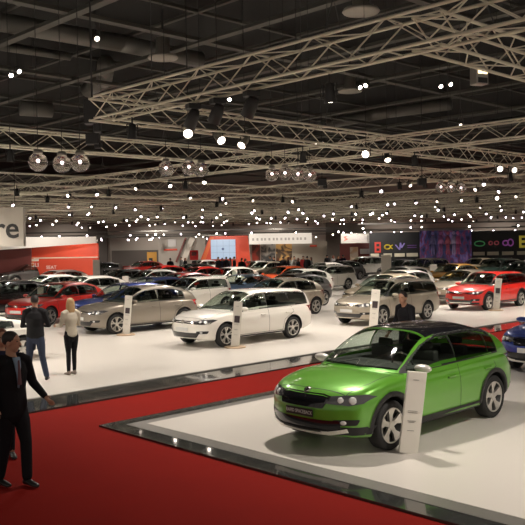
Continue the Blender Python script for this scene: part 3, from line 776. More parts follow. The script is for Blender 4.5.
CARS = [
 # key, paint, location, label, group, yaw
 ('hero', GREEN, wheels((391, 449), (488, 417)), 'bright green compact estate with black roof on the front white platform', 'cars on the front platform', 0),
 ('super', BLUE, at(503, 373) + Vector((1.9, 1.0, 0)), 'deep blue hatchback cut by the right edge, behind the green car', 'cars on the front platform', 0),
 ('wagon', WHITE, wheels((225, 347), (292, 338)), 'white estate car with chrome rails in the centre front row', 'front row of cars on the display floor', 0),
 ('hatch', GREY, wheels((117, 335), (184, 326.5)), 'warm grey hatchback left of the white estate', 'front row of cars on the display floor', -3),
 ('wagon', SILVER, wheels((377, 326), (430, 319)), 'silver beige estate behind the man in black', 'front row of cars on the display floor', 0),
 ('cross', RED, wheels((488.5, 310), (519, 306)), 'bright red estate with black arch cladding at the right', 'front row of cars on the display floor', 0),
 ('hatch', RED, at(50, 324) + Vector((0, 1.1, 0)), 'red hatchback behind the couple at the left', 'cars at the left of the display floor', 18),
 ('low', WHITE, Vector((-7.15, 18.9, .04)), 'low white streamlined car cut by the left edge behind the couple', 'cars at the left of the display floor', 0),
 ('hatch', WHITE, roof(85, 276, 1.46), 'white hatchback right behind the roof of the red hatchback', 'cars at the left of the display floor', 0),
 ('hatch', WHITE, roof(46, 274, 1.46), 'white hatchback just beyond the bonnet of the red hatchback', 'cars at the left of the display floor', 0),
 ('hatch', WHITE, roof(55, 269.5, 1.46), 'distant white hatchback in front of the red booth wall', 'cars at the left of the display floor', 0),
 ('suv', DGREY, roof(26, 262.5, 1.66), 'dark grey off-roader with glossy bonnet at the far left', 'cars at the left of the display floor', 0),
 ('hatch', BLACKP, roof(4, 280, 1.46), 'black hatchback at the left edge before the dark off-roader', 'cars at the left of the display floor', 0),
 ('hatch', BLUE, Vector((-4.95, 28.3, .04)), 'royal blue hatchback nose behind the warm grey hatchback', 'middle rows of cars', 0),
 ('hatch', NAVY, roof(150, 276.5, 1.46), 'navy blue hatchback behind the roof of the warm grey one', 'middle rows of cars', 0),
 ('hatch', WHITE, roof(149, 269, 1.46), 'white hatchback beyond the navy hatchback', 'middle rows of cars', 0),
 ('hatch', DGREY, roof(120, 269, 1.46), 'dark grey hatchback between the white stand box and the far wall', 'middle rows of cars', 0),
 ('hatch', RED, roof(160, 265, 1.46), 'small looking red hatchback beyond the white one at the back left', 'middle rows of cars', 0),
 ('hatch', RED, roof(178, 272, 1.46), 'red hatchback mostly hidden behind the white city car', 'middle rows of cars', 0),
 ('mini', WHITE, Vector((-2.85, 31.6, .04)), 'white small city car behind the white estate bonnet', 'middle rows of cars', 0),
 ('hatch', RED, roof(196, 267.5, 1.46), 'red hatchback behind the roof of the white city car', 'middle rows of cars', 0),
 ('hatch', DGREY, roof(190, 264, 1.46), 'dark grey hatchback near the red frame box', 'middle rows of cars', 0),
 ('hatch', WHITE, roof(228, 266.5, 1.46), 'white hatchback with dark windows left of the steel blue coupe', 'middle rows of cars', 0),
 ('coupe', STEEL, roof(240, 273.5, 1.38), 'steel blue round-roofed coupe behind the white estate roof', 'middle rows of cars', 0),
 ('hatch', WHITE, roof(200, 259.5, 1.46), 'far white hatchback before the red stage portal', 'far rows of cars', 0),
 ('hatch', WHITE, roof(253, 260.5, 1.46), 'far white hatchback in front of the crowd', 'far rows of cars', 0),
 ('hatch', SILVER, roof(265, 261, 1.46), 'far silver hatchback beside the white one before the crowd', 'far rows of cars', 0),
 ('hatch', ORANGE, roof(282, 265.5, 1.46), 'bright orange-red hatchback behind the beige hatchback', 'middle rows of cars', 0),
 ('hatch', DGREY, roof(290, 273, 1.46), 'dark hatchback between the orange-red one and the beige one', 'middle rows of cars', 0),
 ('hatch', SILVER, rearw(315, 314), 'beige silver hatchback behind the tail of the white estate', 'middle rows of cars', 0),
 ('hatch', WHITE, rearw(328.5, 300), 'white hatchback beyond the beige hatchback, its tail wheel showing', 'middle rows of cars', 0),
 ('wagon', WHITE, rearw(347.5, 289.5), 'white estate in the third row beyond the second white hatchback', 'middle rows of cars', 0),
 ('suv', WHITE, frontw(361, 278), 'white off-roader parked before the far white banner', 'far rows of cars', 0),
 ('hatch', BEIGE, roof(385, 273, 1.46), 'beige hatchback showing its roof right behind the silver estate', 'middle rows of cars', 0),
 ('hatch', WHITE, roof(399, 271, 1.46), 'white hatchback roof behind the man in black', 'middle rows of cars', 0),
 ('hatch', WHITE, roof(401, 266, 1.46), 'farther white hatchback in line behind the man in black', 'far rows of cars', 0),
 ('suv', BEIGE, roof(424, 257.5, 1.66), 'pale beige off-roader beside the poster wall', 'far rows of cars', 0),
 ('hatch', GOLD, roof(452, 263, 1.46), 'golden orange hatchback left of the red estate', 'far rows of cars', 0),
 ('hatch', SILVER, roof(462, 269, 1.46), 'silver hatchback nose directly behind the red estate', 'middle rows of cars', 0),
 ('hatch', BEIGE, roof(477, 257.5, 1.46), 'pale gold hatchback under the coloured rings', 'far rows of cars', 0),
 ('suv', DGREEN, roof(497, 258, 1.66), 'dark green off-roader under the purple rings', 'far rows of cars', 0),
 ('suv', DGREEN, roof(524, 260, 1.66), 'dark green off-roader cut by the right edge', 'far rows of cars', 0),
 ('hatch', DGREY, roof(400, 259, 1.46), 'dark hatchback beneath the purple bird sign', 'far rows of cars', 0),
 ('hatch', DGREY, roof(340, 261, 1.46), 'dark hatchback behind the white estates, near the banner', 'far rows of cars', 0),
 ('hatch', WHITE, roof(322, 262, 1.46), 'far white hatchback right of the crowd', 'far rows of cars', 0),
 ('hatch', DGREY, roof(70, 262, 1.46), 'distant dark hatchback before the red booth wall', 'far rows of cars', 0),
 ('hatch', DGREY, roof(100, 262, 1.46), 'distant dark hatchback right of the red booth wall', 'far rows of cars', 0),
 ('hatch', RED, roof(142, 261, 1.46), 'distant red hatchback left of the amber doorway', 'far rows of cars', 0),
]
order = sorted(range(8, len(CARS)), key=lambda i: CARS[i][2].length)
for i in list(range(8)) + order:
    c = list(CARS[i]); c[2] = settle(c[0], c[2], i < 8); put_car(*c)
for key, (r, d, tr, base, used) in PROT.items():
    if not used[0]:
        for o in [r] + [x for k in tr for x in tr[k]]: bpy.data.objects.remove(o)

# ------------------------------------------------------------------ SPOTLIGHTS
LENS = mat('lamp_lens', (.9, .85, .8), .3, emit=(1.0, .86, .74), es=14)
LENSD = mat('lamp_lens_dim', (.9, .85, .8), .3, emit=(1.0, .84, .70), es=4)
LENSC = mat('lamp_lens_cool', (.9, .85, .9), .3, emit=(1.0, .84, .92), es=10)
CAN = mat('fixture_black', (.02, .02, .02), .5); CANS = mat('fixture_silver', (.40, .38, .34), .3, .7)
def make_spot(kind):
    r = empty('spotlight'); R_ = .10
    bm = bmesh.new(); lathe(bm, [(.03, .30), (.07, .28), (.085, .12), (R_, .0), (R_ * 1.02, -.02), (R_ * .9, -.015), (R_ * .85, .04)], 14, 'Z')
    h = from_bm('housing', bm, CAN if kind != 'silver' else CANS, r, True); h.location = (0, 0, -.42)
    bm = bmesh.new(); bmesh.ops.create_uvsphere(bm, u_segments=12, v_segments=8, radius=R_ * .88)
    for v in bm.verts: v.co.z *= .35
    l = from_bm('lens', bm, LENS, h, True); l.location = (0, 0, .015)
    bm = bmesh.new(); tube(bm, (0, 0, .02), (0, 0, -.14), .018, 6); tube(bm, (-.12, 0, -.14), (.12, 0, -.14), .012, 4)
    tube(bm, (-.12, 0, -.14), (-.12, 0, -.34), .012, 4); tube(bm, (.12, 0, -.14), (.12, 0, -.34), .012, 4)
    from_bm('yoke', bm, CAN, r); return r
S0 = make_spot('black'); S1 = make_spot('silver'); TS = {0: tree_of(S0), 1: tree_of(S1)}
spot_used = [False, False]
def put_spot(p, label, group, tilt=0, az=0, k=0, cool=False, sc_=1.0, light=False):
    src = (S0, S1)[k]
    o = copy_tree(src, None, {LENS: LENSC} if cool else None, TS[k])
    o.location = p; o.rotation_euler = (0, 0, az); o.scale = (sc_,) * 3
    tag(o, label, 'spotlight', group)
    for c in o.children: pass
    h = [c for c in bpy.data.objects if c.parent == o and c.name.startswith('housing')] if tilt else []
    return o
# real lamps: the light of the hall
ld = bpy.data.lights.new('hall_lamp', 'SPOT'); ld.energy = LAMP_W; ld.color = LAMP_COL; ld.spot_size = math.radians(132); ld.spot_blend = .75; ld.shadow_soft_size = .11
def add_light(p, parent=None, data=None):
    o = bpy.data.objects.new('lamp_light', data or ld); C.objects.link(o); o.location = p; return o
def in_view(p, m=30):
    if p.y < 1: return False
    a, b = p.x / p.y, math.tan(math.atan2(p.z - HC, p.y) + TILT); x = PX + FPX * (CR * a + SR * b); y = PX - FPX * (CR * b - SR * a)
    return -m < x < 525 + m and -m < y < 525 + m
lamps = []
for u0 in (2.75, 12.8, 23.8, 34.5, 45, 56, 69, 80):
    v0 = -13
    while v0 < 62:
        lamps.append((u0 + .23, v0)); v0 += 5.4 if u0 < 30 else 9.0
for v0 in (4.2, 9.3, 20.8): 
    for u0 in (-3.5, 0, 9.5, 21): 
        if not (v0 == 4.2 and u0 < 4): lamps.append((u0, v0 + .23))
lamps += [(-3, 6.5), (0, 14)]
rnd = random.Random(3)
housings = {}
def place(p, tilt_to_cam, k, cool, label, group, sc_=1.0):
    """tilt 0 = straight down, 1 = lens turned fully to the front of the hall"""
    src = (S0, S1)[k]; t = TS[k]
    dim = rnd.random()
    o = src.copy(); C.objects.link(o); o.location = p; o.scale = (sc_,) * 3
    dirv = Vector((-p.x, -p.y, 0)).normalized(); o.rotation_euler = (0, 0, math.atan2(dirv.y, dirv.x) + PI / 2 + rnd.uniform(-.6, .6))
    tag(o, label, 'spotlight', group)
    for ch in t[src.name]:
        c = ch.copy(); C.objects.link(c); c.parent = o
        if ch.name.startswith('housing'): c.rotation_euler = (-tilt_to_cam, 0, 0); c.location = (0, -.18 * math.sin(tilt_to_cam), -.26 - .16 * math.cos(tilt_to_cam))
        for g in t[ch.name]:
            d = g.copy(); C.objects.link(d); d.parent = c
            if ch.name.startswith('housing') and not cool and dim < .35: d.material_slots[0].link = 'OBJECT'; d.material_slots[0].material = LENSD
            if cool: d.material_slots[0].link = 'OBJECT'; d.material_slots[0].material = LENSC
    return o
wires = []; nl = 0
ww = bpy.data.lights.new('wall_fill', 'SPOT'); ww.energy = 2600; ww.color = LAMP_COL; ww.spot_size = math.radians(100); ww.spot_blend = .8; ww.shadow_soft_size = .15  # added spots without fixtures, brightening a far wall that came out too dark
bl = bpy.data.lights.new('booth_fill', 'SPOT'); bl.energy = 900; bl.color = LAMP_COL; bl.spot_size = math.radians(110); bl.spot_blend = .8; bl.shadow_soft_size = .12  # unseen fill spots added to lift the underlit banner and booth fronts
for x_, y_ in ((-14, 52), (-4, 66), (1.5, 64), (-10, 72), (9, 62)):
    o = bpy.data.objects.new('booth_fill', bl); C.objects.link(o); o.location = (x_, y_, 4.4); o.rotation_euler = (math.radians(66), 0, 0)
for x_ in (-42, -28, -14, 2, 18, 34):
    o = bpy.data.objects.new('wall_fill', ww); C.objects.link(o); o.location = (x_, 103, 5.2); o.rotation_euler = (math.radians(52), 0, 0)
for (u0, v0) in lamps:
    p = W(u0, v0, TZ - .265)
    if p.y < 2: p2 = p
    d_ = p.length
    if p.y > 106 or abs(p.x) > p.y * .42 + 9 or p.y < -2: continue
    add_light(p - Vector((0, 0, .42))); nl += 1
    if (u0 < 5 and v0 > 4.5 and v0 not in (9.53, 21.03)): wires.append(Vector(p))
    place(p, -.12, 0, False, 'black stage spotlight hanging under the truss, pointing down', 'downward spotlights under the near trusses')
# lamps turned towards the front: rows under the trusses, small with distance
far = []
for u0 in (12.8, 23.8, 34.5, 45, 56, 69):
    v = -10 + rnd.random() * 2
    while v < 80: far.append((u0 + .23, v)); v += rnd.choice((1.6, 3.6, 4.8)) if u0 > 30 else rnd.choice((2.2, 5.5, 9))
for v0 in (9.3, 20.8, 31, 41, 52, 64):
    u = rnd.random() * 3 + 2
    while u < 90: far.append((u, v0 + .23)); u += rnd.choice((1.6, 3.6, 4.8)) if v0 > 30 else rnd.choice((2.2, 5.5, 9))
far = [W(u, v, TZ - .265) for u, v in far]; rnd.shuffle(far)
far = [p for p in far if in_view(p, 0) and 30 < p.y < 100][:175]
for p in far:
    place(p, rnd.uniform(.9, 1.35), rnd.choice((0, 0, 1)), rnd.random() < .45, 'glowing spotlight under the far trusses, one of the dense field of lights', 'glowing spotlights in the far truss field', .8 if p.y < 60 else 1.0)
# lower rails of the far booths with their lights
RAILM = mat('light_rail', (.10, .095, .085), .5)
rails_ = [(74, -30, 8, 4.15), (86, -26, 22, 4.0), (92, 2, 36, 4.25), (66, 8, 24, 4.3), (70, 22, 44, 3.95), (80, -24, -4, 3.75), (98, -30, 40, 3.9)]
for i, (dd, x0, x1, zz) in enumerate(rails_):
    o = bx('light_rail', ((x0 + x1) / 2, dd, zz), (x1 - x0, .12, .12), RAILM)
    tag(o, ['dark light rail over the stage portal', 'dark light rail before the back wall', 'dark light rail over the poster wall', 'dark light rail over the white off-roader', 'dark light rail over the black wall at the right', 'dark low light rail over the red booth', 'farthest dark light rail along the back wall'][i], 'rail', 'light rails of the far booths')
    for q in range(int(x0) + 1, int(x1), 8):
        bm = bmesh.new(); tube(bm, (q - (x0 + x1) / 2, 0, .05), (q - (x0 + x1) / 2, 0, 12.95 - zz), .012, 3); from_bm('hanging_wire', bm, CAN, o)
    x = x0 + rnd.random()
    while x < x1:
        p = Vector((x, dd, zz - .05))
        if in_view(p, 0): place(p, rnd.uniform(1.0, 1.4), 0, rnd.random() < .5, 'glowing spotlight on a far booth rail, low above the signs', 'glowing spotlights on the far booth rails', .95)
        x += rnd.choice((.8, 1.6, 2.6, 4.0))
# lamps that can be picked out one by one
def wire_up(p):
    bm = bmesh.new(); tube(bm, (0, 0, -.01), (0, 0, 12.95 - p.z), .009, 4); o = from_bm('hanging_wire', bm, CAN, [q for q in bpy.data.objects if q.get('category') == 'spotlight' and (q.location - p).length < .01][-1]); o.scale = [1 / s_ for s_ in o.parent.scale]
for p in wires: wire_up(p)
near_spots = [(188, 138, 5.2, 1.2, 'bright silver spotlight under the truss, left of centre', 1), (218, 143, 5.2, 1.0, 'bright spotlight right of the silver one under the same truss', 1),
 (245, 147, 5.2, .9, 'third bright spotlight under the upper left truss', 1), (366, 158, 5.2, 1.3, 'single very bright spotlight right of centre under the truss', 1),
 (387, 161, 5.2, .8, 'slanted spotlight just right of the very bright one', 0), (498, 172, 5.2, 1.3, 'bright spotlight at the right edge, left of a pair', 1), (512, 173, 5.2, 1.3, 'bright spotlight at the right edge, right of a pair', 1),
 (496, 200, 5.0, 1.3, 'large glowing spotlight at the right above the black wall', 1)]
for x, y, z, t, l, k in near_spots: place(at(x, y, z) + Vector((0, 0, .42)), t, k, False, l, 'bright spotlights under the near trusses', 1.1); wire_up(at(x, y, z) + Vector((0, 0, .42)))
# pairs of white lamps high under the roof
for x, y, g in ((10, 77, 'left'), (17, 73, 'left'), (96, 41, 'upper'), (359, 89, 'right'), (367, 87, 'right'), (440, 88, 'far right'), (449, 86, 'far right'), (222, 103, 'centre'), (229, 101, 'centre'), (460, 126, 'lower right'), (316, 144, 'mid'), (323, 144, 'mid'), (380, 166, 'low mid')):
    p = at(x, y, 10.6); place(p + Vector((0, 0, .42)), 1.1, 0, False, 'small white ceiling lamp high under the roof beams', 'white lamps high under the roof beams', 1.15); wire_up(p + Vector((0, 0, .42)))
for o in [S0, S1]:
    for c in TS[0 if o == S0 else 1].values():
        for q in c: bpy.data.objects.remove(q)
    bpy.data.objects.remove(o)
# globe lamps
GLOBE = mat('globe_glass', (.55, .50, .44), .08, .0, trans=.85); 
def globe():
    r = empty('globe_lamp')
    bm = bmesh.new(); bmesh.ops.create_uvsphere(bm, u_segments=24, v_segments=16, radius=.24); 
    s_ = from_bm('glass_globe', bm, GLOBE, r, True); s_.location = (0, 0, -.3)
    bm = bmesh.new(); lathe(bm, [(.001, .02), (.09, .02), (.12, -.03), (.12, -.10), (.08, -.12), (.001, -.12)], 16, 'Z'); from_bm('cap', bm, CANS, r, True)
    bm = bmesh.new(); bmesh.ops.create_uvsphere(bm, u_segments=10, v_segments=8, radius=.03); b = from_bm('bulb', bm, LENSC, r, True); b.location = (0, 0, -.28)
    bm = bmesh.new(); tube(bm, (0, 0, .02), (0, 0, 8.1), .010, 5); from_bm('hanging_wire', bm, CAN, r); return r
G = globe(); TG = tree_of(G)
gl = [(38, 160, 'leftmost of the three large glass globes'), (62, 162, 'middle one of the three large glass globes'), (80, 161, 'right one of the three large glass globes'),
      (166, 168, 'smaller glass globe left in the second row'), (189, 167, 'middle glass globe in the second row'), (201, 169, 'right glass globe in the second row'),
      (272, 174, 'leftmost glass globe of the right hand row'), (285, 173, 'second glass globe of the right hand row'), (298, 174, 'third glass globe of the right hand row'), (310, 175, 'last glass globe of the right hand row'),
      (441, 187, 'left glass globe under the right trusses'), (451, 187, 'middle glass globe under the right trusses'), (461, 188, 'right glass globe under the right trusses')]
for i, (x, y, l) in enumerate(gl):
    o = copy_tree(G, None, None, TG); o.location = at(x, y, 5.0) + Vector((0, 0, .25)); tag(o, l, 'lamp', 'glass globe lamps under the trusses'); 
    if i > 2: o.scale = (.9, .9, .9)
for c in TG.values():
    for q in c: bpy.data.objects.remove(q)
bpy.data.objects.remove(G)
# round ceiling fixtures, floodlight, black hoist, ducts
for x, y, l in ((361, 13, 'large round ceiling speaker near the top of the picture'), (350, 92, 'smaller round ceiling speaker in the middle of the roof'), (163, 59, 'pale round ceiling speaker at the upper left')):
    p = at(x, y, 10.8); r = empty('ceiling_speaker', p); tag(r, l, 'ceiling fixture', 'round ceiling fixtures')
    bm = bmesh.new(); lathe(bm, [(.001, 0), (.62, 0), (.66, .05), (.60, .14), (.3, .18), (.30, .9), (.001, .9)], 28, 'Z'); from_bm('dish', bm, mat('dish_grey', (.30, .28, .24), .5), r, True)
    bm = bmesh.new(); tube(bm, (0, 0, .9), (0, 0, 2.1), .05, 6); from_bm('stem', bm, CAN, r)
p = at(479, 76, 6.6); r = empty('floodlight', p, .4); tag(r, 'boxy floodlight with two glowing cells below the top right truss', 'floodlight')
bm = bmesh.new(); box(bm, (0, 0, 0), (.34, .26, .42)); bevel(bm, .02); from_bm('housing', bm, CANS, r)
for k in (-1, 1): bx('lens', (k * .07, -.135, .08), (.11, .02, .10), mat('flood_cell', (.9, .8, .6), .3, emit=(1, .75, .42), es=3), r)
bx('grille', (0, -.135, -.12), (.26, .02, .12), CAN, r)
bm = bmesh.new(); tube(bm, (0, 0, .2), (0, 0, .55), .02, 6); tube(bm, (-.2, 0, .2), (.2, 0, .2), .015, 4); from_bm('yoke', bm, CAN, r)
for x, y, z, h, l in ((92, 112, 5.9, .95, 'black chain hoist hanging at the left corner of the nearest truss'), (93, 139, 5.6, .5, 'black hoist motor on the truss left of the bright lamps'), (322, 182, 5.2, .5, 'small black hoist above the central globes'), (422, 182, 5.2, .5, 'small black hoist above the right-hand globes')):
    p = at(x, y, z); r = empty('chain_hoist', p); tag(r, l, 'hoist')
    bm = bmesh.new(); box(bm, (0, 0, 0), (.34, .30, h * .6)); box(bm, (.12, 0, -h * .35), (.16, .2, h * .3)); bevel(bm, .02); from_bm('motor', bm, CAN, r)
    bm = bmesh.new(); tube(bm, (0, 0, h * .3), (0, 0, 11.1 - z), .02, 4); from_bm('chain', bm, CAN, r)
# speakers/moving heads on the nearest truss
for x, y, l in ((188, 118, 'black moving-head light hanging left under the nearest truss'), (213, 108, 'black moving-head light hanging right under the nearest truss'), (245, 104, 'black bar light pointing right under the nearest truss')):
    p = W(2.98, {188: 1.2, 213: .5, 245: -.4}[x], 5.225); r = empty('moving_head_light', p, .5); tag(r, l, 'stage light', 'black stage lights under the nearest truss')
    bm = bmesh.new(); box(bm, (0, 0, .17), (.26, .20, .10)); bevel(bm, .015); from_bm('base', bm, CAN, r)
    bm = bmesh.new(); lathe(bm, [(.001, .12), (.08, .12), (.115, .0), (.12, -.24), (.10, -.24), (.09, -.2), (.001, -.2)], 18, 'Z'); hh = from_bm('head', bm, CAN, r, True); hh.rotation_euler = (.5, .2, 0)
    bx('lens', (0, 0, -.215), (.12, .12, .02), mat('dim_lens', (.8, .6, .6), .3, emit=(1, .8, .75), es=1.2), hh)
DUCT = mat('duct_metal', (.13, .125, .11), .4, .3)
def duct(pts, r, label):
    bm = bmesh.new()
    for a, b in zip(pts, pts[1:]): tube(bm, a, b, r, 14)
    for a in pts[1:-1]:
        q = bmesh.ops.create_uvsphere(bm, u_segments=14, v_segments=10, radius=r)['verts']; bmesh.ops.translate(bm, vec=a, verts=q)
    o = from_bm('air_duct', bm, DUCT, None, True); tag(o, label, 'duct', 'ventilation ducts under the roof')
duct([at(0, 22, 12.1), at(120, 43, 12.1), at(200, 60, 12.1)], .40, 'long pale air duct running from the upper left corner')
duct([at(0, 47, 12.3), at(70, 57, 12.3)], .18, 'thin pale air duct below the long one at the upper left')
duct([at(88, 90, 12.0), at(104, 80, 12.0), at(106, 64, 12.0)], .45, 'short bent air duct with pale end at the upper left')
duct([at(330, 123, 12), at(390, 112, 12), at(450, 104, 12)], .42, 'pale air duct over the right of the hall')
duct([at(480, 126, 12), at(524, 120, 12)], .40, 'pale air duct at the right edge')
duct([at(20, 108, 10.4), at(52, 110, 10.4)], .42, 'pale duct stub behind the left truss')

# ------------------------------------------------------------------ BOOTHS, SIGNS
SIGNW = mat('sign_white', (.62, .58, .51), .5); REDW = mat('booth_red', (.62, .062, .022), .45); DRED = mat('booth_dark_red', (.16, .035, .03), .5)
# hanging sign, its lettering ends in "re"
p = at(24, 247, 2.55); d0 = 26.0
XR[0] = 12; r = empty('hanging_sign', (px(25, 26), 26, zy(227, 26) - 3.12)); tag(r, 'white hanging sign cut by the left edge, dark letters re', 'sign')
bm = bmesh.new(); box(bm, (-1.85, 0, 3.12), (3.7, .25, 1.27)); bevel(bm, .01); from_bm('panel', bm, SIGNW, r)
text('lettering', 're', .98, (-.13, -.135, 3.06), (PI / 2, 0, 0), LETD, r, .012, 'RIGHT')
bm = bmesh.new(); tube(bm, (-.3, 0, 3.7), (-.3, 0, 5.6), .01, 4); from_bm('wire', bm, CAN, r)
bm = bmesh.new(); tube(bm, (-3.2, 0, 3.7), (-3.2, 0, 5.6), .01, 4); from_bm('wire', bm, CAN, r)

def booth_wall(name, x0, x1, y, z0, z1, m, label, cat='wall panel', th=.2, group=None):
    o = bx(name, ((x0 + x1) / 2 * 1.0, y, (z0 + z1) / 2), (x1 - x0, th, z1 - z0), m); tag(o, label, cat, group); return o
# red booth at the left
D = 58
XR[0] = 45
r = empty('red_booth', (0, D, 0)); tag(r, 'red exhibition booth wall with pale fascia at the left', 'booth')
def bp(name, x0, x1, y0, y1, m, dy=0, th=.2, D_=None, par=None):
    D_ = D_ or D; q = bx(name, ((px(x0, D_) + px(x1, D_)) / 2, dy, (zy(y0, D_) + zy(y1, D_)) / 2), (px(x1, D_) - px(x0, D_), th, zy(y0, D_) - zy(y1, D_)), m, par); return q
bp('back_panel', -30, 97, 244, 276, REDW, .6, par=r)
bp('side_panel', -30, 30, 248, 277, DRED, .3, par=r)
bm = bmesh.new(); a = Vector((px(-30, D), -3.5, 0)); b = Vector((px(96, D), 0, 0))
for z_a, z_b, q in ((zy(237, D), zy(250, D) - .08, a), ): pass
vs = [bm.verts.new(v) for v in (a + Vector((0, 0, zy(251.5, D))), b + Vector((0, 0, zy(244, D))), b + Vector((0, 0, zy(237.5, D))), a + Vector((0, 0, zy(236.5, D))))]
f = bm.faces.new(vs); e_ = bmesh.ops.extrude_face_region(bm, geom=[f])['geom']; bmesh.ops.translate(bm, vec=(0, .4, 0), verts=[v for v in e_ if isinstance(v, bmesh.types.BMVert)])
from_bm('fascia', bm, mat('fascia_white', (.85, .82, .77), .5), r)
bp('light_strip', 30, 97, 257.5, 258.6, mat('pale_band', (.75, .62, .5), .5), .42, .1, par=r)
bp('panel_frame', 22, 32, 258, 266, mat('booth_orange', (.65, .16, .03), .5), .4, .1, par=r)
o = bp('word_strip', 28, 37, 259, 261.2, SIGNW, .35, .05, par=r)
text('lettering', 'GLI', .42, (px(33, D), .3, zy(265, D)), (PI / 2, 0, 0), LETW, r, .01)
t = text('lettering', 'SEAT', .34, (px(52, D), -.3, zy(267.5, D)), (PI / 2, 0, 0), LETW, r, .01)
# white stand box behind the white hatchbacks
r = empty('info_stand', (px(96, 46), 46, 0)); tag(r, 'white info stand with upright board between white hatchback and far wall', 'stand')
bm = bmesh.new(); box(bm, (0, 0, 1.02), (.40, .08, 2.0)); bevel(bm, .01); from_bm('board', bm, SIGNW, r)
bm = bmesh.new(); box(bm, (.75, .1, .5), (1.1, .5, 1.0)); bevel(bm, .02); from_bm('counter', bm, SIGNW, r)
bx('screen', (.6, -.1, 1.25), (.4, .06, .32), GLOSSB, r); bx('screen_foot', (.6, .0, 1.04), (.1, .1, .12), CANS, r)
# amber doorway
D = 80; XR[0] = 152
r = empty('amber_doorway', (0, D, 0)); tag(r, 'small amber doorway panel at the back left', 'doorway')
bp('amber_panel', 147, 156.5, 252, 266, mat('amber', (.75, .38, .06), .5), 0, par=r); bp('dark_opening', 149, 152.5, 258, 266, CAN, -.12, .1, par=r)
# pale wall with slanting ribs left of the stage
r = empty('grey_booth_wall', (0, 78, 0)); D = 78; XR[0] = 180; tag(r, 'pale grey booth wall with slanting ribs left of the red stage portal', 'booth')
bp('back_panel', 158, 205, 237.5, 270, mat('booth_grey', (.36, .33, .29), .6), .3, par=r)
bp('red_word', 164, 177, 248.6, 250.4, REDW, .1, .1, par=r)
bp('pale_poster', 168, 176, 239, 246.5, mat('poster_pale', (.48, .47, .46), .5), .1, .1, par=r)
for (x0, x1, m_) in ((176, 186, DRED), (183, 193, SIGNW)):
    bm = bmesh.new(); p0, p1 = Vector((px(x0, D), 0, zy(262, D))), Vector((px(x1, D), 0, zy(238, D)))
    tube(bm, p0, p1, .12 if m_ is DRED else .35, 4); from_bm('slanting_rib', bm, m_, r)
# red stage portal with screen
D = 72; XR[0] = 223
r = empty('stage_portal', (0, D, 0)); tag(r, 'red trapezoid stage portal around a pale blue screen', 'stage')
def prism(name, pts, D_, y0, th, m, par):
    bm = bmesh.new(); a = [bm.verts.new((px(x, D_), y0, zy(y, D_))) for x, y in pts]; f = bm.faces.new(a)
    g = bmesh.ops.extrude_face_region(bm, geom=[f])['geom']; bmesh.ops.translate(bm, vec=(0, th, 0), verts=[v for v in g if isinstance(v, bmesh.types.BMVert)])
    return from_bm(name, bm, m, par)
prism('portal_face', [(196, 270), (210, 236), (248, 236), (251, 270)], D, 0, .5, REDW, r)
prism('portal_edge', [(197, 270), (201, 270), (214, 237), (211, 237)], D, -.1, .1, mat('portal_orange', (.7, .14, .03), .5), r)
scr = bp('screen', 211, 235.5, 239.5, 259, mat('screen_blue', (.1, .1, .1), .3, emit=(.50, .66, .86), es=.72), -.12, .15, par=r)
bm = bmesh.new()
for i in (1, 2, 3): box(bm, (px(211 + 24.5 * i / 4, D), -.20, zy(249.2, D)), (.02, .01, zy(239.5, D) - zy(259, D)))
for i in (1, 2): box(bm, (px(223.2, D), -.20, zy(239.5 + 19.5 * i / 3, D)), (px(235.5, D) - px(211, D), .01, .02))
from_bm('screen_grid', bm, mat('grid_line', (.25, .33, .45), .5), scr)
bm = bmesh.new(); lathe(bm, [(.001, 0), (.12, 0), (.12, .02), (.001, .02)], 12, 'Y', (px(223, D), -.22, zy(249, D))); from_bm('screen_dot', bm, mat('dot', (.1, .15, .3), .5), scr)
# small red frame box
r = empty('red_frame_box', (px(194, 60), 60, 0)); tag(r, 'bright red framed box standing over a white car, left of the portal', 'display box')
bx('post', (0, 0, .8), (.3, .3, 1.6), CAN, r); bm = bmesh.new(); box(bm, (0, 0, 2.02), (.62, .3, .74)); bevel(bm, .02); from_bm('frame', bm, mat('bright_red', (.72, .02, .015), .4), r)
bx('window', (0, -.16, 2.12), (.36, .02, .28), DRED, r)
# poster booth under the white banner
D = 76; XR[0] = 281
r = empty('poster_booth', (0, D, 0)); tag(r, 'booth wall with dark and golden picture panels under the white banner', 'booth')
bp('back_panel', 250, 327, 242, 270, mat('booth_beige', (.38, .34, .28), .6), .4, par=r)
def poster(x0, x1, y0, y1, c1, c2, sc_):
    m = bpy.data.materials.new('poster_print'); m.use_nodes = True; nt = m.node_tree; b = nt.nodes['Principled BSDF']; b.inputs['Roughness'].default_value = .4
    tc = nt.nodes.new('ShaderNodeTexCoord'); n_ = nt.nodes.new('ShaderNodeTexNoise'); n_.inputs['Scale'].default_value = sc_; n_.inputs['Distortion'].default_value = 1.5
    cr = nt.nodes.new('ShaderNodeValToRGB'); cr.color_ramp.elements[0].position = .42; cr.color_ramp.elements[0].color = (*c1, 1); cr.color_ramp.elements[1].position = .58; cr.color_ramp.elements[1].color = (*c2, 1)
    nt.links.new(tc.outputs['Object'], n_.inputs['Vector']); nt.links.new(n_.outputs['Fac'], cr.inputs[0]); nt.links.new(cr.outputs[0], b.inputs['Base Color']); return m
for x0, x1, c1, c2 in ((252, 260, (.10, .03, .02), (.35, .05, .03)), (261, 275, (.06, .06, .06), (.30, .28, .25)), (276, 292, (.08, .05, .03), (.55, .32, .10))):
    bp('picture_panel', x0, x1, 244, 262, poster(x0, x1, 0, 0, c1, c2, 1.2), .25, .1, par=r)
bp('red_word', 310, 317, 245.5, 247.5, REDW, .25, .1, par=r)
o = empty('white_banner', (px(280.5, 70), 70, 0)); tag(o, 'long white hanging banner with faint lettering above the picture panels', 'banner')
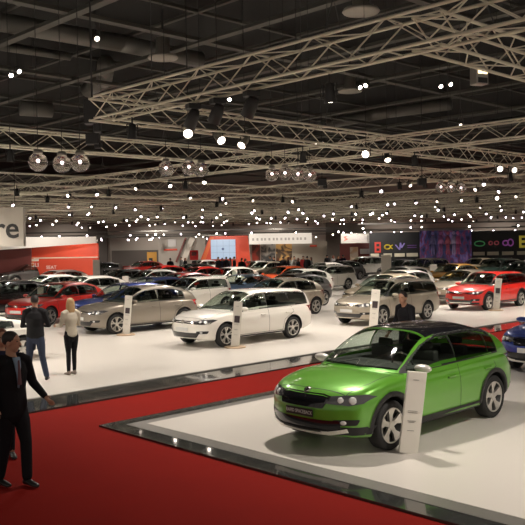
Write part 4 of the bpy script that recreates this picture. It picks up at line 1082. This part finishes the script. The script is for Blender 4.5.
bm = bmesh.new(); box(bm, (0, 0, zy(238.6, 70)), (px(312, 70) - px(249.5, 70), .3, zy(233.3, 70) - zy(244, 70))); bevel(bm, .01); bb = from_bm('panel', bm, mat('banner_white', (.86, .84, .80), .5), o)
for i in range(14): bx('lettering', (-2.4 + i * .35 + (i % 3) * .03, -.16, zy(239, 70)), (.17, .01, .22), mat('faint_grey', (.45, .43, .40), .5), bb)
D = 68; XR[0] = 355
o = empty('white_banner', (px(355.5, D), D, 0)); tag(o, 'shorter white hanging banner with red angular emblem and grey lettering', 'banner')
bm = bmesh.new(); box(bm, (0, 0, zy(238.4, D)), (px(370, D) - px(341, D), .3, zy(233.6, D) - zy(243.2, D))); bevel(bm, .01); bb = from_bm('panel', bm, mat('banner_dull', (.36, .34, .32), .5), o)
text('lettering', 'SUZUKI', .42, (.45, -.16, zy(238.4, D)), (PI / 2, 0, 0), mat('grey_letter', (.30, .28, .30), .5), bb, .005)
bm = bmesh.new(); zc = zy(238.4, D)
for a, b in (((-.98, .12), (-.72, .20)), ((-.98, .12), (-.70, -.06)), ((-.70, -.06), (-.96, -.16))): tube(bm, (a[0], -.16, zc + a[1]), (b[0], -.16, zc + b[1]), .035, 4)
from_bm('emblem', bm, REDW, bb)
o = empty('red_booth', (0, 74, 0)); D = 74; tag(o, 'dark red booth wall with small orange poster under the shorter banner', 'booth')
bp('back_panel', 340, 371, 243, 268, DRED, .2, par=o); bp('poster', 350, 358, 247, 260, poster(0, 0, 0, 0, (.5, .28, .15), (.6, .5, .4), 1.5), 0, .1, par=o); bp('screen_strip', 360, 370, 249, 254, mat('pale_grey', (.45, .43, .42), .5), 0, .1, par=o)
# black wall with coloured emblems
D = 66; XR[0] = 445
BW = mat('black_booth', (.014, .015, .017), .6)
r = empty('black_booth_wall', (0, D, 0)); tag(r, 'long black booth wall with coloured neon-like emblems at the right', 'booth')
bp('back_panel', 370, 560, 231.5, 272, BW, .4, par=r)
def glow(n, c, s=.8): return mat('sign_' + n, tuple(x * .5 for x in c), .5, emit=c, es=s * .22)
def ring(cx, cy, rx, ry, m, name='emblem', th=.035, rot=0):
    bm = bmesh.new(); n_ = 20; pts = [Vector((px(cx, D) + rx * math.cos(2 * PI * i / n_), .25, zy(cy, D) + ry * math.sin(2 * PI * i / n_))) for i in range(n_)]
    for i in range(n_): tube(bm, pts[i], pts[(i + 1) % n_], th, 5)
    return from_bm(name, bm, m, r)
q = bp('emblem', 375, 381, 241, 251.5, glow('red', (.85, .06, .04)), .15, .1, par=r)
for yy in (244, 248.5): bp('emblem_window', 376.6, 379.6, yy - 1.2, yy + 1.2, BW, .08, .05, par=q)
ring(388, 246, .25, .17, glow('yellow', (.80, .60, .04)), th=.06); bm = bmesh.new(); tube(bm, (px(390.5, D), .2, zy(246, D)), (px(393, D), .2, zy(244, D)), .05, 4); tube(bm, (px(390.5, D), .2, zy(246, D)), (px(393, D), .2, zy(248, D)), .05, 4); from_bm('emblem_tail', bm, MATS['sign_yellow'], r)
bm = bmesh.new(); pv = [(396, 244), (400, 249), (401, 242), (402, 247), (405, 242.5)]
for a, b in zip(pv, pv[1:]): tube(bm, (px(a[0], D), .2, zy(a[1], D)), (px(b[0], D), .2, zy(b[1], D)), .07, 4)
from_bm('emblem', bm, glow('purple', (.36, .28, .72)), r)
bm = bmesh.new()
for yy in (244.8, 246.8): tube(bm, (px(408, D), .2, zy(yy, D)), (px(417, D), .2, zy(yy, D)), .035, 4)
from_bm('emblem', bm, glow('violet', (.26, .12, .42)), r)
ring(480.5, 244.2, .42, .20, glow('green', (.08, .34, .12)), th=.05); ring(491.5, 243.8, .15, .14, glow('dim_red', (.42, .08, .10)), th=.05); ring(497.5, 243.8, .17, .14, MATS['sign_dim_red'], th=.05)
ring(506.5, 244, .22, .2, glow('magenta', (.45, .12, .48)), th=.06); ring(511.5, 243.6, .22, .27, MATS['sign_magenta'], th=.06)
q = bp('emblem', 520, 533, 237, 249, glow('box_yellow', (.85, .70, .08)), .15, .1, par=r)
for yy in (240.5, 245.5): bp('emblem_window', 522, 533, yy - 1.4, yy + 1.2, BW, .08, .05, par=q)
for x0, x1 in ((371, 379), (384, 392), (395, 405), (407, 418), (474, 485), (488, 499), (503, 514), (518, 532)): bp('light_panel', x0, x1, 252.5, 256, mat('panel_warm', (.60, .56, .44), .5), .2, .2, par=r)
# poster picture: a blurred crowd scene in blue and pink light
m = bpy.data.materials.new('stage_print'); m.use_nodes = True; nt = m.node_tree; b = nt.nodes['Principled BSDF']
tc = nt.nodes.new('ShaderNodeTexCoord'); mp = nt.nodes.new('ShaderNodeMapping'); mp.inputs['Scale'].default_value = (1.6, 1, .7); n_ = nt.nodes.new('ShaderNodeTexNoise'); n_.inputs['Scale'].default_value = 1.6; n_.inputs['Detail'].default_value = 5
cr = nt.nodes.new('ShaderNodeValToRGB'); cr.color_ramp.elements[0].position = .36; cr.color_ramp.elements[0].color = (.015, .01, .04, 1); cr.color_ramp.elements[1].position = .66; cr.color_ramp.elements[1].color = (.30, .16, .38, 1)
for pos, c in ((.46, (.04, .05, .17, 1)), (.54, (.16, .02, .06, 1)), (.60, (.12, .12, .34, 1))): e_ = cr.color_ramp.elements.new(pos); e_.color = c
nt.links.new(tc.outputs['Object'], mp.inputs[0]); nt.links.new(mp.outputs[0], n_.inputs['Vector']); nt.links.new(n_.outputs['Fac'], cr.inputs[0]); nt.links.new(cr.outputs[0], b.inputs['Base Color']); nt.links.new(cr.outputs[0], b.inputs['Emission Color']); b.inputs['Emission Strength'].default_value = .14; m.cycles.emission_sampling = 'NONE'  # weak emission added so the print does not render too dark
o = bp('picture_wall', 419, 470, 230.5, 264, m, 0, .2); o.location.y = 65.6; tag(o, 'large blurred picture of performers in blue and pink light on the black wall', 'picture')
FIG = [(441, (.35, .12, .30)), (448, (.45, .10, .16)), (454, (.42, .36, .62)), (458, (.55, .12, .30)), (433, (.20, .18, .42))]
for x_, c_ in FIG:
    bm = bmesh.new(); D_ = 65.4; X_ = px(x_, D_)
    for a, b_, r1, r2 in (((0, .95), (0, .48), .13, .16), ((-.06, .48), (-.10, -.15), .08, .05), ((.06, .48), (.10, -.15), .08, .05), ((-.14, .85), (-.24, .45), .05, .04), ((.14, .85), (.24, .45), .05, .04)):
        tube(bm, (X_ + a[0], 0, zy(252, D_) + a[1] * 1.4), (X_ + b_[0], 0, zy(252, D_) + b_[1] * 1.4), r1, 8, True, r2)
    qq = bmesh.ops.create_uvsphere(bm, u_segments=10, v_segments=8, radius=.14)['verts']; bmesh.ops.translate(bm, vec=(X_, 0, zy(252, D_) + 1.55), verts=qq)
    for v in bm.verts: v.co.y *= .12
    z_ = from_bm('pictured_figure', bm, mat('print_%d' % x_, c_, .5), bpy.data.objects['picture_wall'], True); z_.location = Vector((0, 65.45, 0)) - o.location
# white upright boards
for x_, d_, w_, h_, l in ((386, 50, .62, 1.9, 'white upright info board behind the silver estate'), (433, 48, .40, 1.3, 'beige upright box next to the pale beige off-roader')):
    r_ = empty('info_board', (px(x_, d_), d_, 0)); tag(r_, l, 'info board'); bm = bmesh.new(); box(bm, (0, 0, h_ / 2 + .06), (w_, .12, h_)); bevel(bm, .01); from_bm('board', bm, SIGNW, r_); bx('foot', (0, 0, .03), (w_ * .9, .5, .06), SIGNW, r_)

# ------------------------------------------------------------------ PRICE BOARDS
BOARD = mat('board_white', (.70, .67, .60), .35); WOOD = mat('board_foot_wood', (.42, .30, .19), .5); INK = mat('ink_grey', (.25, .24, .22), .5)
def price_board(p, h, w_, rz, label, lean=0, foot=True, pic=True, writing=True):
    r = empty('price_board', p, rz); tag(r, label, 'price board', 'white price boards beside the cars')
    hold = Matrix.Rotation(lean, 4, 'Y')
    bm = bmesh.new(); box(bm, (0, 0, h / 2), (w_, .05, h)); bevel(bm, .008); bmesh.ops.transform(bm, matrix=hold, verts=bm.verts); b = from_bm('board', bm, BOARD, r)
    if foot:
        bm = bmesh.new(); lathe(bm, [(.001, .035), (.27, .035), (.29, .02), (.29, 0), (.001, 0)], 24, 'Z'); from_bm('foot', bm, WOOD, r, True)
    if pic:
        q = bx('picture', (0, 0, 0), (w_ * .62, .008, w_ * .8), mat('picture_dark', (.05, .035, .04), .4), b); q.matrix_basis = hold @ Matrix.Translation((0, -.029, h * .62))
    if writing:
        bm = bmesh.new()
        for zz, ww in ((.52, .5), (.50, .5), (.40, .45), (.385, .3), (.28, .35), (.90, .3)): box(bm, (-.01, -.028, h * zz), (w_ * ww, .004, .007))
        bmesh.ops.transform(bm, matrix=hold, verts=bm.verts); from_bm('printed_lines', bm, INK, b)
    return r
price_board(at(408, 453), 1.06, .255, .12, 'leaning white price board in front of the green car door', lean=.13, foot=False, pic=False)
price_board(at(126, 335), 1.22, .22, .0, 'white price board beside the front wheel of the warm grey hatchback', lean=.09)
price_board(at(235, 347.5), 1.22, .23, .0, 'white price board beside the front wheel of the white estate', lean=.09)
price_board(at(373, 329), 1.25, .27, .0, 'white price board in front of the silver estate near the man in black', lean=.09)
price_board(at(496, 310.5), 1.25, .26, .0, 'white price board beside the front wheel of the red estate', lean=.09)
price_board(at(235, 292), 1.3, .30, .0, 'white price board before the steel blue coupe', foot=False, pic=False, writing=False)
price_board(at(41, 318), 1.2, .22, .0, 'white price board beside the red hatchback, by the head of the man', foot=False, pic=False, writing=False)
price_board(at(126, 303), 1.3, .3, .0, 'small white board behind the roof of the warm grey hatchback', foot=False, pic=False, writing=False)

# ------------------------------------------------------------------ PEOPLE
SKIN = mat('skin', (.42, .23, .15), .5, spec=.3); HAIRD = mat('hair_dark', (.015, .010, .008), .6, bump=.5, bscale=60); HAIRB = mat('hair_blond', (.42, .27, .13), .55, bump=.5, bscale=60); HAIRR = mat('hair_brown', (.12, .04, .02), .6, bump=.5, bscale=60)
def cloth(n, c, r=.8): return mat('cloth_' + n, c, r, spec=.2, bump=.4, bscale=25)
BLK = cloth('black', (.007, .007, .009)); JEANS = cloth('jeans', (.035, .045, .075)); JACK = cloth('charcoal', (.018, .018, .020)); CREAM = cloth('cream', (.50, .45, .36)); NAVYC = cloth('navy', (.012, .013, .035)); SHIRT = cloth('shirt', (.22, .30, .40)); SHOE = mat('shoe_black', (.012, .011, .010), .3); SHOEB = mat('shoe_taupe', (.20, .16, .13), .6)
GREYC = cloth('grey', (.15, .15, .15)); REDC = cloth('red', (.35, .03, .03)); WHC = cloth('white', (.5, .5, .48))
def chain(bm, pts, n=14):
    """tapered soft tube; pts = (x,y,z, rx, ry) with rx across (Y) and ry along X for upright parts"""
    P = [Vector(p[:3]) for p in pts]; rings = []
    def ring(c, t, rx, ry):
        t = t.normalized(); f = Vector((1, 0, 0)); 
        if abs(t.dot(f)) > .9: f = Vector((0, 0, 1))
        b = t.cross(f).normalized(); f2 = b.cross(t).normalized()
        return [bm.verts.new(c + b * (rx * math.cos(2 * PI * i / n)) + f2 * (ry * math.sin(2 * PI * i / n))) for i in range(n)]
    m = len(P)
    for i in range(m):
        t = (P[min(i + 1, m - 1)] - P[max(i - 1, 0)]); rx, ry = pts[i][3], pts[i][4]
        if i == 0:
            for k in (.95, .7): rings.append(ring(P[0] - t.normalized() * min(rx, ry) * k * .9, t, rx * math.sqrt(1 - k * k), ry * math.sqrt(1 - k * k)))
        rings.append(ring(P[i], t, rx, ry))
        if i == m - 1:
            for k in (.7, .95): rings.append(ring(P[-1] + t.normalized() * min(rx, ry) * k * .9, t, rx * math.sqrt(1 - k * k), ry * math.sqrt(1 - k * k)))
    for a, b in zip(rings, rings[1:]):
        for i in range(n): bm.faces.new((a[i], a[(i + 1) % n], b[(i + 1) % n], b[i]))
    bm.faces.new(rings[0][::-1]); bm.faces.new(rings[-1])
def ell(bm, c, r, rot=None, seg=18):
    q = bmesh.ops.create_uvsphere(bm, u_segments=seg, v_segments=seg * 2 // 3, radius=1)['verts']
    bmesh.ops.transform(bm, matrix=Matrix.Translation(Vector(c)) @ (rot or Matrix()) @ Matrix.Diagonal((*r, 1)), verts=q); return q
def fuse(name, bm, m, parent, vox=.012, smooth_it=4):
    bmesh.ops.recalc_face_normals(bm, faces=bm.faces)
    me = bpy.data.meshes.new(name); bm.to_mesh(me); bm.free(); o = bpy.data.objects.new(name, me); C.objects.link(o)
    r = o.modifiers.new('r', 'REMESH'); r.mode = 'VOXEL'; r.voxel_size = vox; r.use_smooth_shade = True
    s_ = o.modifiers.new('s', 'SMOOTH'); s_.iterations = smooth_it; s_.factor = .5
    me2 = eval_mesh(o); o.modifiers.clear(); o.data = me2; bpy.data.meshes.remove(me)
    me2.materials.clear(); me2.materials.append(m); o.parent = parent
    me2.polygons.foreach_set('use_smooth', [True] * len(me2.polygons)); return o
def lerp(a, b, t): return Vector(a).lerp(Vector(b), t)
def person(label, loc, rz, H=1.78, top=BLK, legs=BLK, shoe=SHOE, hair=HAIRD, J=None, long_hair=False, coat=0.0, female=False, shirt=None, vox=.012, head_yaw=0, group=None, fingers=True, lean=0):
    """faces local +X; left hand on +Y"""
    root = empty('person', loc, rz); tag(root, label, 'person', group); k = H / 1.78
    sh = .165 if female else .19; j = dict(neck=(0, 0, 1.50), head=(.015, 0, 1.645), hip=(0, 0, .95), chest=(0, 0, 1.30),
        sL=(0, sh, 1.43), sR=(0, -sh, 1.43), eL=(-.02, sh + .07, 1.15), eR=(-.02, -sh - .07, 1.15), hL=(.05, sh + .08, .90), hR=(.05, -sh - .08, .90),
        pL=(0, .09, .93), pR=(0, -.09, .93), kL=(.02, .10, .50), kR=(.02, -.10, .50), aL=(-.02, .11, .09), aR=(-.02, -.11, .09))
    if J: j.update(J)
    j = {a: Vector(b) * k for a, b in j.items()}
    hy = Matrix.Rotation(head_yaw, 4, 'Z'); hc = j['head']
    def HP(x, y, z): return hc + (hy @ Vector((x, y, z))) * k
    # body: head with face, neck, torso, limbs, hands as one surface
    bm = bmesh.new()
    ell(bm, HP(0, 0, .03), (.098 * k, .076 * k, .098 * k), hy); ell(bm, HP(.018, 0, -.035), (.072 * k, .060 * k, .075 * k), hy); ell(bm, HP(.045, 0, -.085), (.032 * k, .030 * k, .022 * k), hy, 10)
    chain(bm, [(*HP(.088, 0, .025), .010, .008), (*HP(.112, 0, -.020), .016, .012)], 8)                          # nose
    for s_ in (1, -1):
        ell(bm, HP(-.005, s_ * .078, -.005), (.020 * k, .010 * k, .032 * k), hy, 10)                              # ears
        ell(bm, HP(.078, s_ * .032, .045), (.016 * k, .022 * k, .007 * k), hy, 8)                                 # brow
    ell(bm, HP(.088, 0, -.050), (.010 * k, .024 * k, .008 * k), hy, 8)                                            # lips
    nk = .055 if not female else .047
    chain(bm, [(*(j['neck'] - Vector((0, 0, .06))), nk * 1.15, nk * 1.15), (*(lerp(j['neck'], HP(-.01, 0, -.05), .8)), nk, nk)], 12)
    chain(bm, [(*j['hip'], .14 * k, .10 * k), (*lerp(j['hip'], j['chest'], .5), .12 * k, .09 * k), (*j['chest'], .15 * k, .10 * k), (*lerp(j['chest'], j['neck'], .6), .13 * k, .08 * k), (*j['neck'], .06 * k, .06 * k)])
    for s_ in 'LR':
        chain(bm, [(*lerp(j['s' + s_], j['neck'], .35), .05 * k, .05 * k), (*j['s' + s_], .05 * k, .05 * k), (*j['e' + s_], .038 * k, .038 * k), (*j['h' + s_], .025 * k, .022 * k)], 12)
        chain(bm, [(*j['p' + s_], .075 * k, .08 * k), (*j['k' + s_], .05 * k, .055 * k), (*j['a' + s_], .036 * k, .04 * k)], 12)
        # hand
        f = (j['h' + s_] - j['e' + s_]).normalized(); up = Vector((1, 0, 0)) if abs(f.x) < .8 else Vector((0, 0, 1)); n_ = f.cross(up).normalized(); b_ = n_.cross(f).normalized()
        w0 = j['h' + s_]; pc = w0 + f * .055 * k
        chain(bm, [(*(w0 + f * .01), .022 * k, .022 * k), (*pc, .026 * k, .020 * k), (*(w0 + f * .085 * k), .024 * k, .016 * k)], 10)
        sg = 1 if s_ == 'L' else -1
        if fingers:
            cur = -n_ * sg
            for q, (of, ln) in enumerate(((-.030, .058), (-.010, .072), (.011, .068), (.030, .052))):
                a0 = w0 + f * .085 * k + b_ * of * k; a1 = a0 + (f * .9 + cur * .25) * ln * .5 * k; a2 = a1 + (f * .7 + cur * .65) * ln * .5 * k
                chain(bm, [(*a0, .0095 * k, .0095 * k), (*a1, .009 * k, .009 * k), (*a2, .0075 * k, .0075 * k)], 8)
            a0 = w0 + f * .03 * k + b_ * .03 * k; a1 = a0 + (f * .6 + b_ * .7) * .035 * k; a2 = a1 + (f * .9 + b_ * .2) * .028 * k
            chain(bm, [(*a0, .012 * k, .012 * k), (*a1, .0105 * k, .0105 * k), (*a2, .009 * k, .009 * k)], 8)
    fuse('body', bm, SKIN, root, vox * .8 if fingers else vox, 2)
    # eyes
    if fingers:
        for s_ in (1, -1):
            bm = bmesh.new(); ell(bm, HP(.083, s_ * .031, .022), (.010 * k, .012 * k, .008 * k), hy, 8); from_bm('eye', bm, mat('eye_dark', (.03, .02, .02), .2), root, True)
    # jacket
    bm = bmesh.new(); c_ = .02; wv = (.155 if female else .185)
    tor = [(*(j['hip'] - Vector((0, 0, .02 + coat))), (wv + .0) * k, .135 * k), (*j['hip'], wv * k, .13 * k), (*lerp(j['hip'], j['chest'], .5), (wv - (.03 if female else .012)) * k, .12 * k), (*j['chest'], (wv + .01) * k, .135 * k), (*lerp(j['chest'], j['neck'], .55), (wv - .015) * k, .11 * k), (*(j['neck'] - Vector((0, 0, .04))), .085 * k, .075 * k)]
    chain(bm, tor, 20)
    for s_ in 'LR':
        end = lerp(j['e' + s_], j['h' + s_], .94)
        chain(bm, [(*lerp(j['s' + s_], j['neck'], .4), .07 * k, .07 * k), (*j['s' + s_], .072 * k, .075 * k), (*lerp(j['s' + s_], j['e' + s_], .5), .06 * k, .062 * k), (*j['e' + s_], .053 * k, .053 * k), (*end, .040 * k, .040 * k)], 14)
    chain(bm, [(*(j['neck'] - Vector((.01, 0, .05))), .080 * k, .080 * k), (*(j['neck'] + Vector((-.012, 0, -.005))), .068 * k, .066 * k)], 14)
    ja = fuse('jacket', bm, top, root, vox)
    if shirt:
        bm = bmesh.new(); ch = j['chest']; t_ = []
        for (z_, w_) in ((.19, .042), (.10, .034), (-.02, .020), (-.16, .006)):
            xx = (.128 if z_ < .15 else .100) * k; t_.append([bm.verts.new((ch.x + xx + .014, ch.y - w_, ch.z + z_)), bm.verts.new((ch.x + xx + .022, ch.y, ch.z + z_)), bm.verts.new((ch.x + xx + .014, ch.y + w_, ch.z + z_))])
        for a, b in zip(t_, t_[1:]):
            for i in range(2): bm.faces.new((a[i], a[i + 1], b[i + 1], b[i]))
        g = bmesh.ops.extrude_face_region(bm, geom=list(bm.faces))['geom']; bmesh.ops.translate(bm, vec=(-.03, 0, 0), verts=[v for v in g if isinstance(v, bmesh.types.BMVert)])
        from_bm('shirt_front', bm, shirt, root, True)
        bm = bmesh.new(); tube(bm, (ch.x + .150, ch.y, ch.z + .16), (ch.x + .160, ch.y, ch.z - .12), .010, 6, True, .026); from_bm('necktie', bm, mat('tie', (.12, .05, .06), .5), root)
    # trousers
    bm = bmesh.new()
    chain(bm, [(*(j['hip'] + Vector((0, 0, .06))), .15 * k, .112 * k), (*(j['hip'] - Vector((0, 0, .02))), .165 * k, .125 * k), (*(j['hip'] - Vector((0, 0, .09))), .15 * k, .11 * k)], 18)
    for s_ in 'LR':
        a = j['a' + s_]; th = (.080, .055, .042) if female else (.090, .066, .058)
        chain(bm, [(*(j['p' + s_] - Vector((0, 0, .02))), .088 * k, .098 * k), (*lerp(j['p' + s_], j['k' + s_], .45), th[0] * k, (th[0] + .008) * k), (*j['k' + s_], th[1] * k, (th[1] + .005) * k), (*lerp(j['k' + s_], a, .45), (th[1] - .002) * k, th[1] * k), (*(a + Vector((0, 0, .01))), th[2] * k, th[2] * k)], 16)
    fuse('trousers', bm, legs, root, vox)
    for s_ in 'LR':
        a = j['a' + s_]; zf = a.z - .09 * k; bm = bmesh.new()
        chain(bm, [(a.x - .045 * k, a.y, .040 + zf, .036 * k, .036 * k), (a.x + .04 * k, a.y, .042 + zf, .040 * k, .038 * k), (a.x + .13 * k, a.y, .030 + zf, .044 * k, .028 * k), (a.x + .185 * k, a.y, .024 + zf, .034 * k, .020 * k)], 12)
        chain(bm, [(a.x - .01, a.y, .05 + zf, .040 * k, .042 * k), (a.x - .01, a.y, .09 + zf, .036 * k, .038 * k)], 12)
        for v in bm.verts: v.co.z = max(v.co.z, zf + .002)
        fuse('shoe', bm, shoe, root, min(vox, .010), 2)
    # hair
    bm = bmesh.new()
    ell(bm, HP(-.014, 0, .048), (.100 * k, .084 * k, .094 * k), hy)
    if not long_hair:
        bmesh.ops.bisect_plane(bm, geom=bm.verts[:] + bm.edges[:] + bm.faces[:], plane_co=HP(.02, 0, 0), plane_no=hy @ Vector((.62, 0, -.78)), clear_outer=True)
        bmesh.ops.holes_fill(bm, edges=[e for e in bm.edges if e.is_boundary]); bmesh.ops.triangulate(bm, faces=bm.faces)
    else:
        bmesh.ops.bisect_plane(bm, geom=bm.verts[:] + bm.edges[:] + bm.faces[:], plane_co=HP(.055, 0, .05), plane_no=hy @ Vector((.9, 0, -.4)), clear_outer=True)
        bmesh.ops.holes_fill(bm, edges=[e for e in bm.edges if e.is_boundary])
        chain(bm, [(*HP(-.045, 0, .06), .080 * k, .06 * k), (*HP(-.055, 0, -.04), .088 * k, .055 * k), (*HP(-.07, 0, -.15), .085 * k, .042 * k), (*HP(-.07, 0, -.21), .06 * k, .028 * k)], 16)
        for s_ in (1, -1): chain(bm, [(*HP(-.01, s_ * .075, .05), .018 * k, .035 * k), (*HP(-.005, s_ * .088, -.05), .018 * k, .04 * k), (*HP(-.02, s_ * .085, -.15), .018 * k, .035 * k)], 10)
    fuse('hair', bm, hair, root, .010 if vox < .02 else vox, 2)
    return root

# man in the dark suit: walks to the right, looks over his left shoulder towards the cars
person('man in dark suit walking on the red carpet at the left', at(14, 486, 0), math.radians(-38), 1.81, BLK, BLK, J=dict(
    hip=(0, 0, .94), pL=(0, .09, .92), pR=(0, -.09, .92), kL=(.12, .09, .52), aL=(.13, .09, .10), kR=(-.02, -.09, .50), aR=(-.14, -.09, .10),
    eR=(-.05, -.25, 1.16), hR=(.06, -.25, .93), eL=(.04, .26, 1.16), hL=(.24, .28, 1.01)), coat=.10, shirt=SHIRT, head_yaw=.55, vox=.010)
person('person with brown hair and navy coat, half cut off at the left edge', Vector((px(-1, 10.4), 10.4, 0)), math.radians(-60), 1.72, NAVYC, BLK, hair=HAIRR, long_hair=True, coat=.12, vox=.012, female=True)
person('man in dark jacket and jeans seen from behind beside the red hatchback', at(36.5, 380.5), math.radians(95), 1.76, JACK, JEANS, J=dict(
    kL=(0, .13, .50), aL=(-.02, .16, .09), kR=(0, -.13, .50), aR=(0, -.21, .09), eL=(.04, .27, 1.14), hL=(.22, .16, 1.12), eR=(.04, -.27, 1.14), hR=(.22, -.16, 1.12)), vox=.012)
person('blond woman in cream jacket and black trousers seen from behind', at(72, 375), math.radians(130), 1.65, CREAM, BLK, SHOEB, HAIRB, J=dict(
    kL=(.01, .07, .50), aL=(0, .08, .09), kR=(.01, -.07, .50), aR=(.05, -.09, .09), eL=(.02, .24, 1.16), hL=(.26, .22, 1.14), eR=(.06, -.23, 1.16), hR=(.26, -.08, 1.16)), long_hair=True, female=True, vox=.012)
person('dark-haired man in black jacket behind the green car, arm down to the price board', Vector((px(406, 15.8), 15.8, .0)), math.radians(212), 1.83, BLK, BLK, J=dict(
    head=(.10, 0, 1.60), neck=(.04, 0, 1.46), chest=(.03, 0, 1.28), sL=(.05, .19, 1.41), sR=(.03, -.19, 1.41), eL=(.14, .32, 1.17), hL=(.30, .40, .96), eR=(-.02, -.32, 1.16), hR=(.14, -.34, .94)), coat=.08, vox=.012, head_yaw=.3)
# far visitors: each stands on the floor between the booths
fx = [(170, 55, BLK, 0), (181, 60, GREYC, 0), (185, 60, BLK, 1), (218, 56, BLK, 0), (222, 57, NAVYC, 1), (226, 56, BLK, 0), (230, 58, GREYC, 1), (234, 56, BLK, 0), (241.5, 50, BLK, 0), (245, 53, REDC, 1),
      (274, 54, BLK, 0), (278, 55, NAVYC, 1), (283, 53, BLK, 0), (288, 56, BLK, 1), (294, 54, WHC, 0), (298, 52, BLK, 1), (303, 54, REDC, 0), (307, 53, BLK, 0), (311, 54, GREYC, 1), (327, 58, BLK, 0), (343, 56, NAVYC, 0), (333, 60, GREYC, 1), (338, 57, BLK, 1), (290, 58, WHC, 1), (270, 58, GREYC, 0), (84, 60, GREYC, 1)]
pa = person('x', Vector((0, 0, 0)), 0, 1.78, BLK, BLK, vox=.03, fingers=False, J=dict(kL=(.05, .12, .5), aL=(.0, .14, .09)))
pb = person('x', Vector((0, 0, 0)), 0, 1.68, BLK, BLK, hair=HAIRR, long_hair=True, female=True, vox=.03, fingers=False, J=dict(hR=(.22, -.15, 1.1), eR=(.0, -.24, 1.14)))
pt = {0: (pa, tree_of(pa)), 1: (pb, tree_of(pb))}
whom = ['man', 'woman']; tops = {BLK: 'black', GREYC: 'grey', NAVYC: 'navy', REDC: 'red', WHC: 'white'}
for i, (x_, d_, m_, k_) in enumerate(fx):
    d_ *= 1.12
    src, t_ = pt[k_]; o = copy_tree(src, None, None, t_)
    for c in bpy.data.objects:
        if c.parent == o and c.name.startswith('jacket'): c.material_slots[0].link = 'OBJECT'; c.material_slots[0].material = m_
    o.location = (px(x_, d_), d_, .04); o.rotation_euler = (0, 0, rnd.uniform(0, 6.28))
    where = 'left of the stage portal' if x_ < 200 else 'before the stage portal' if x_ < 250 else 'in the group below the white banner' if x_ < 315 else 'near the far dark booth'
    tag(o, 'distant visitor in %s top standing %s' % (tops[m_], where), 'person', 'distant visitors between the booths')
for s_, t_ in pt.values():
    for q in [x for k_ in t_ for x in t_[k_]]: bpy.data.objects.remove(q)
    bpy.data.objects.remove(s_)
print('LIGHTS', nl, 'FAR', len(far), 'OBJ', len(bpy.data.objects))
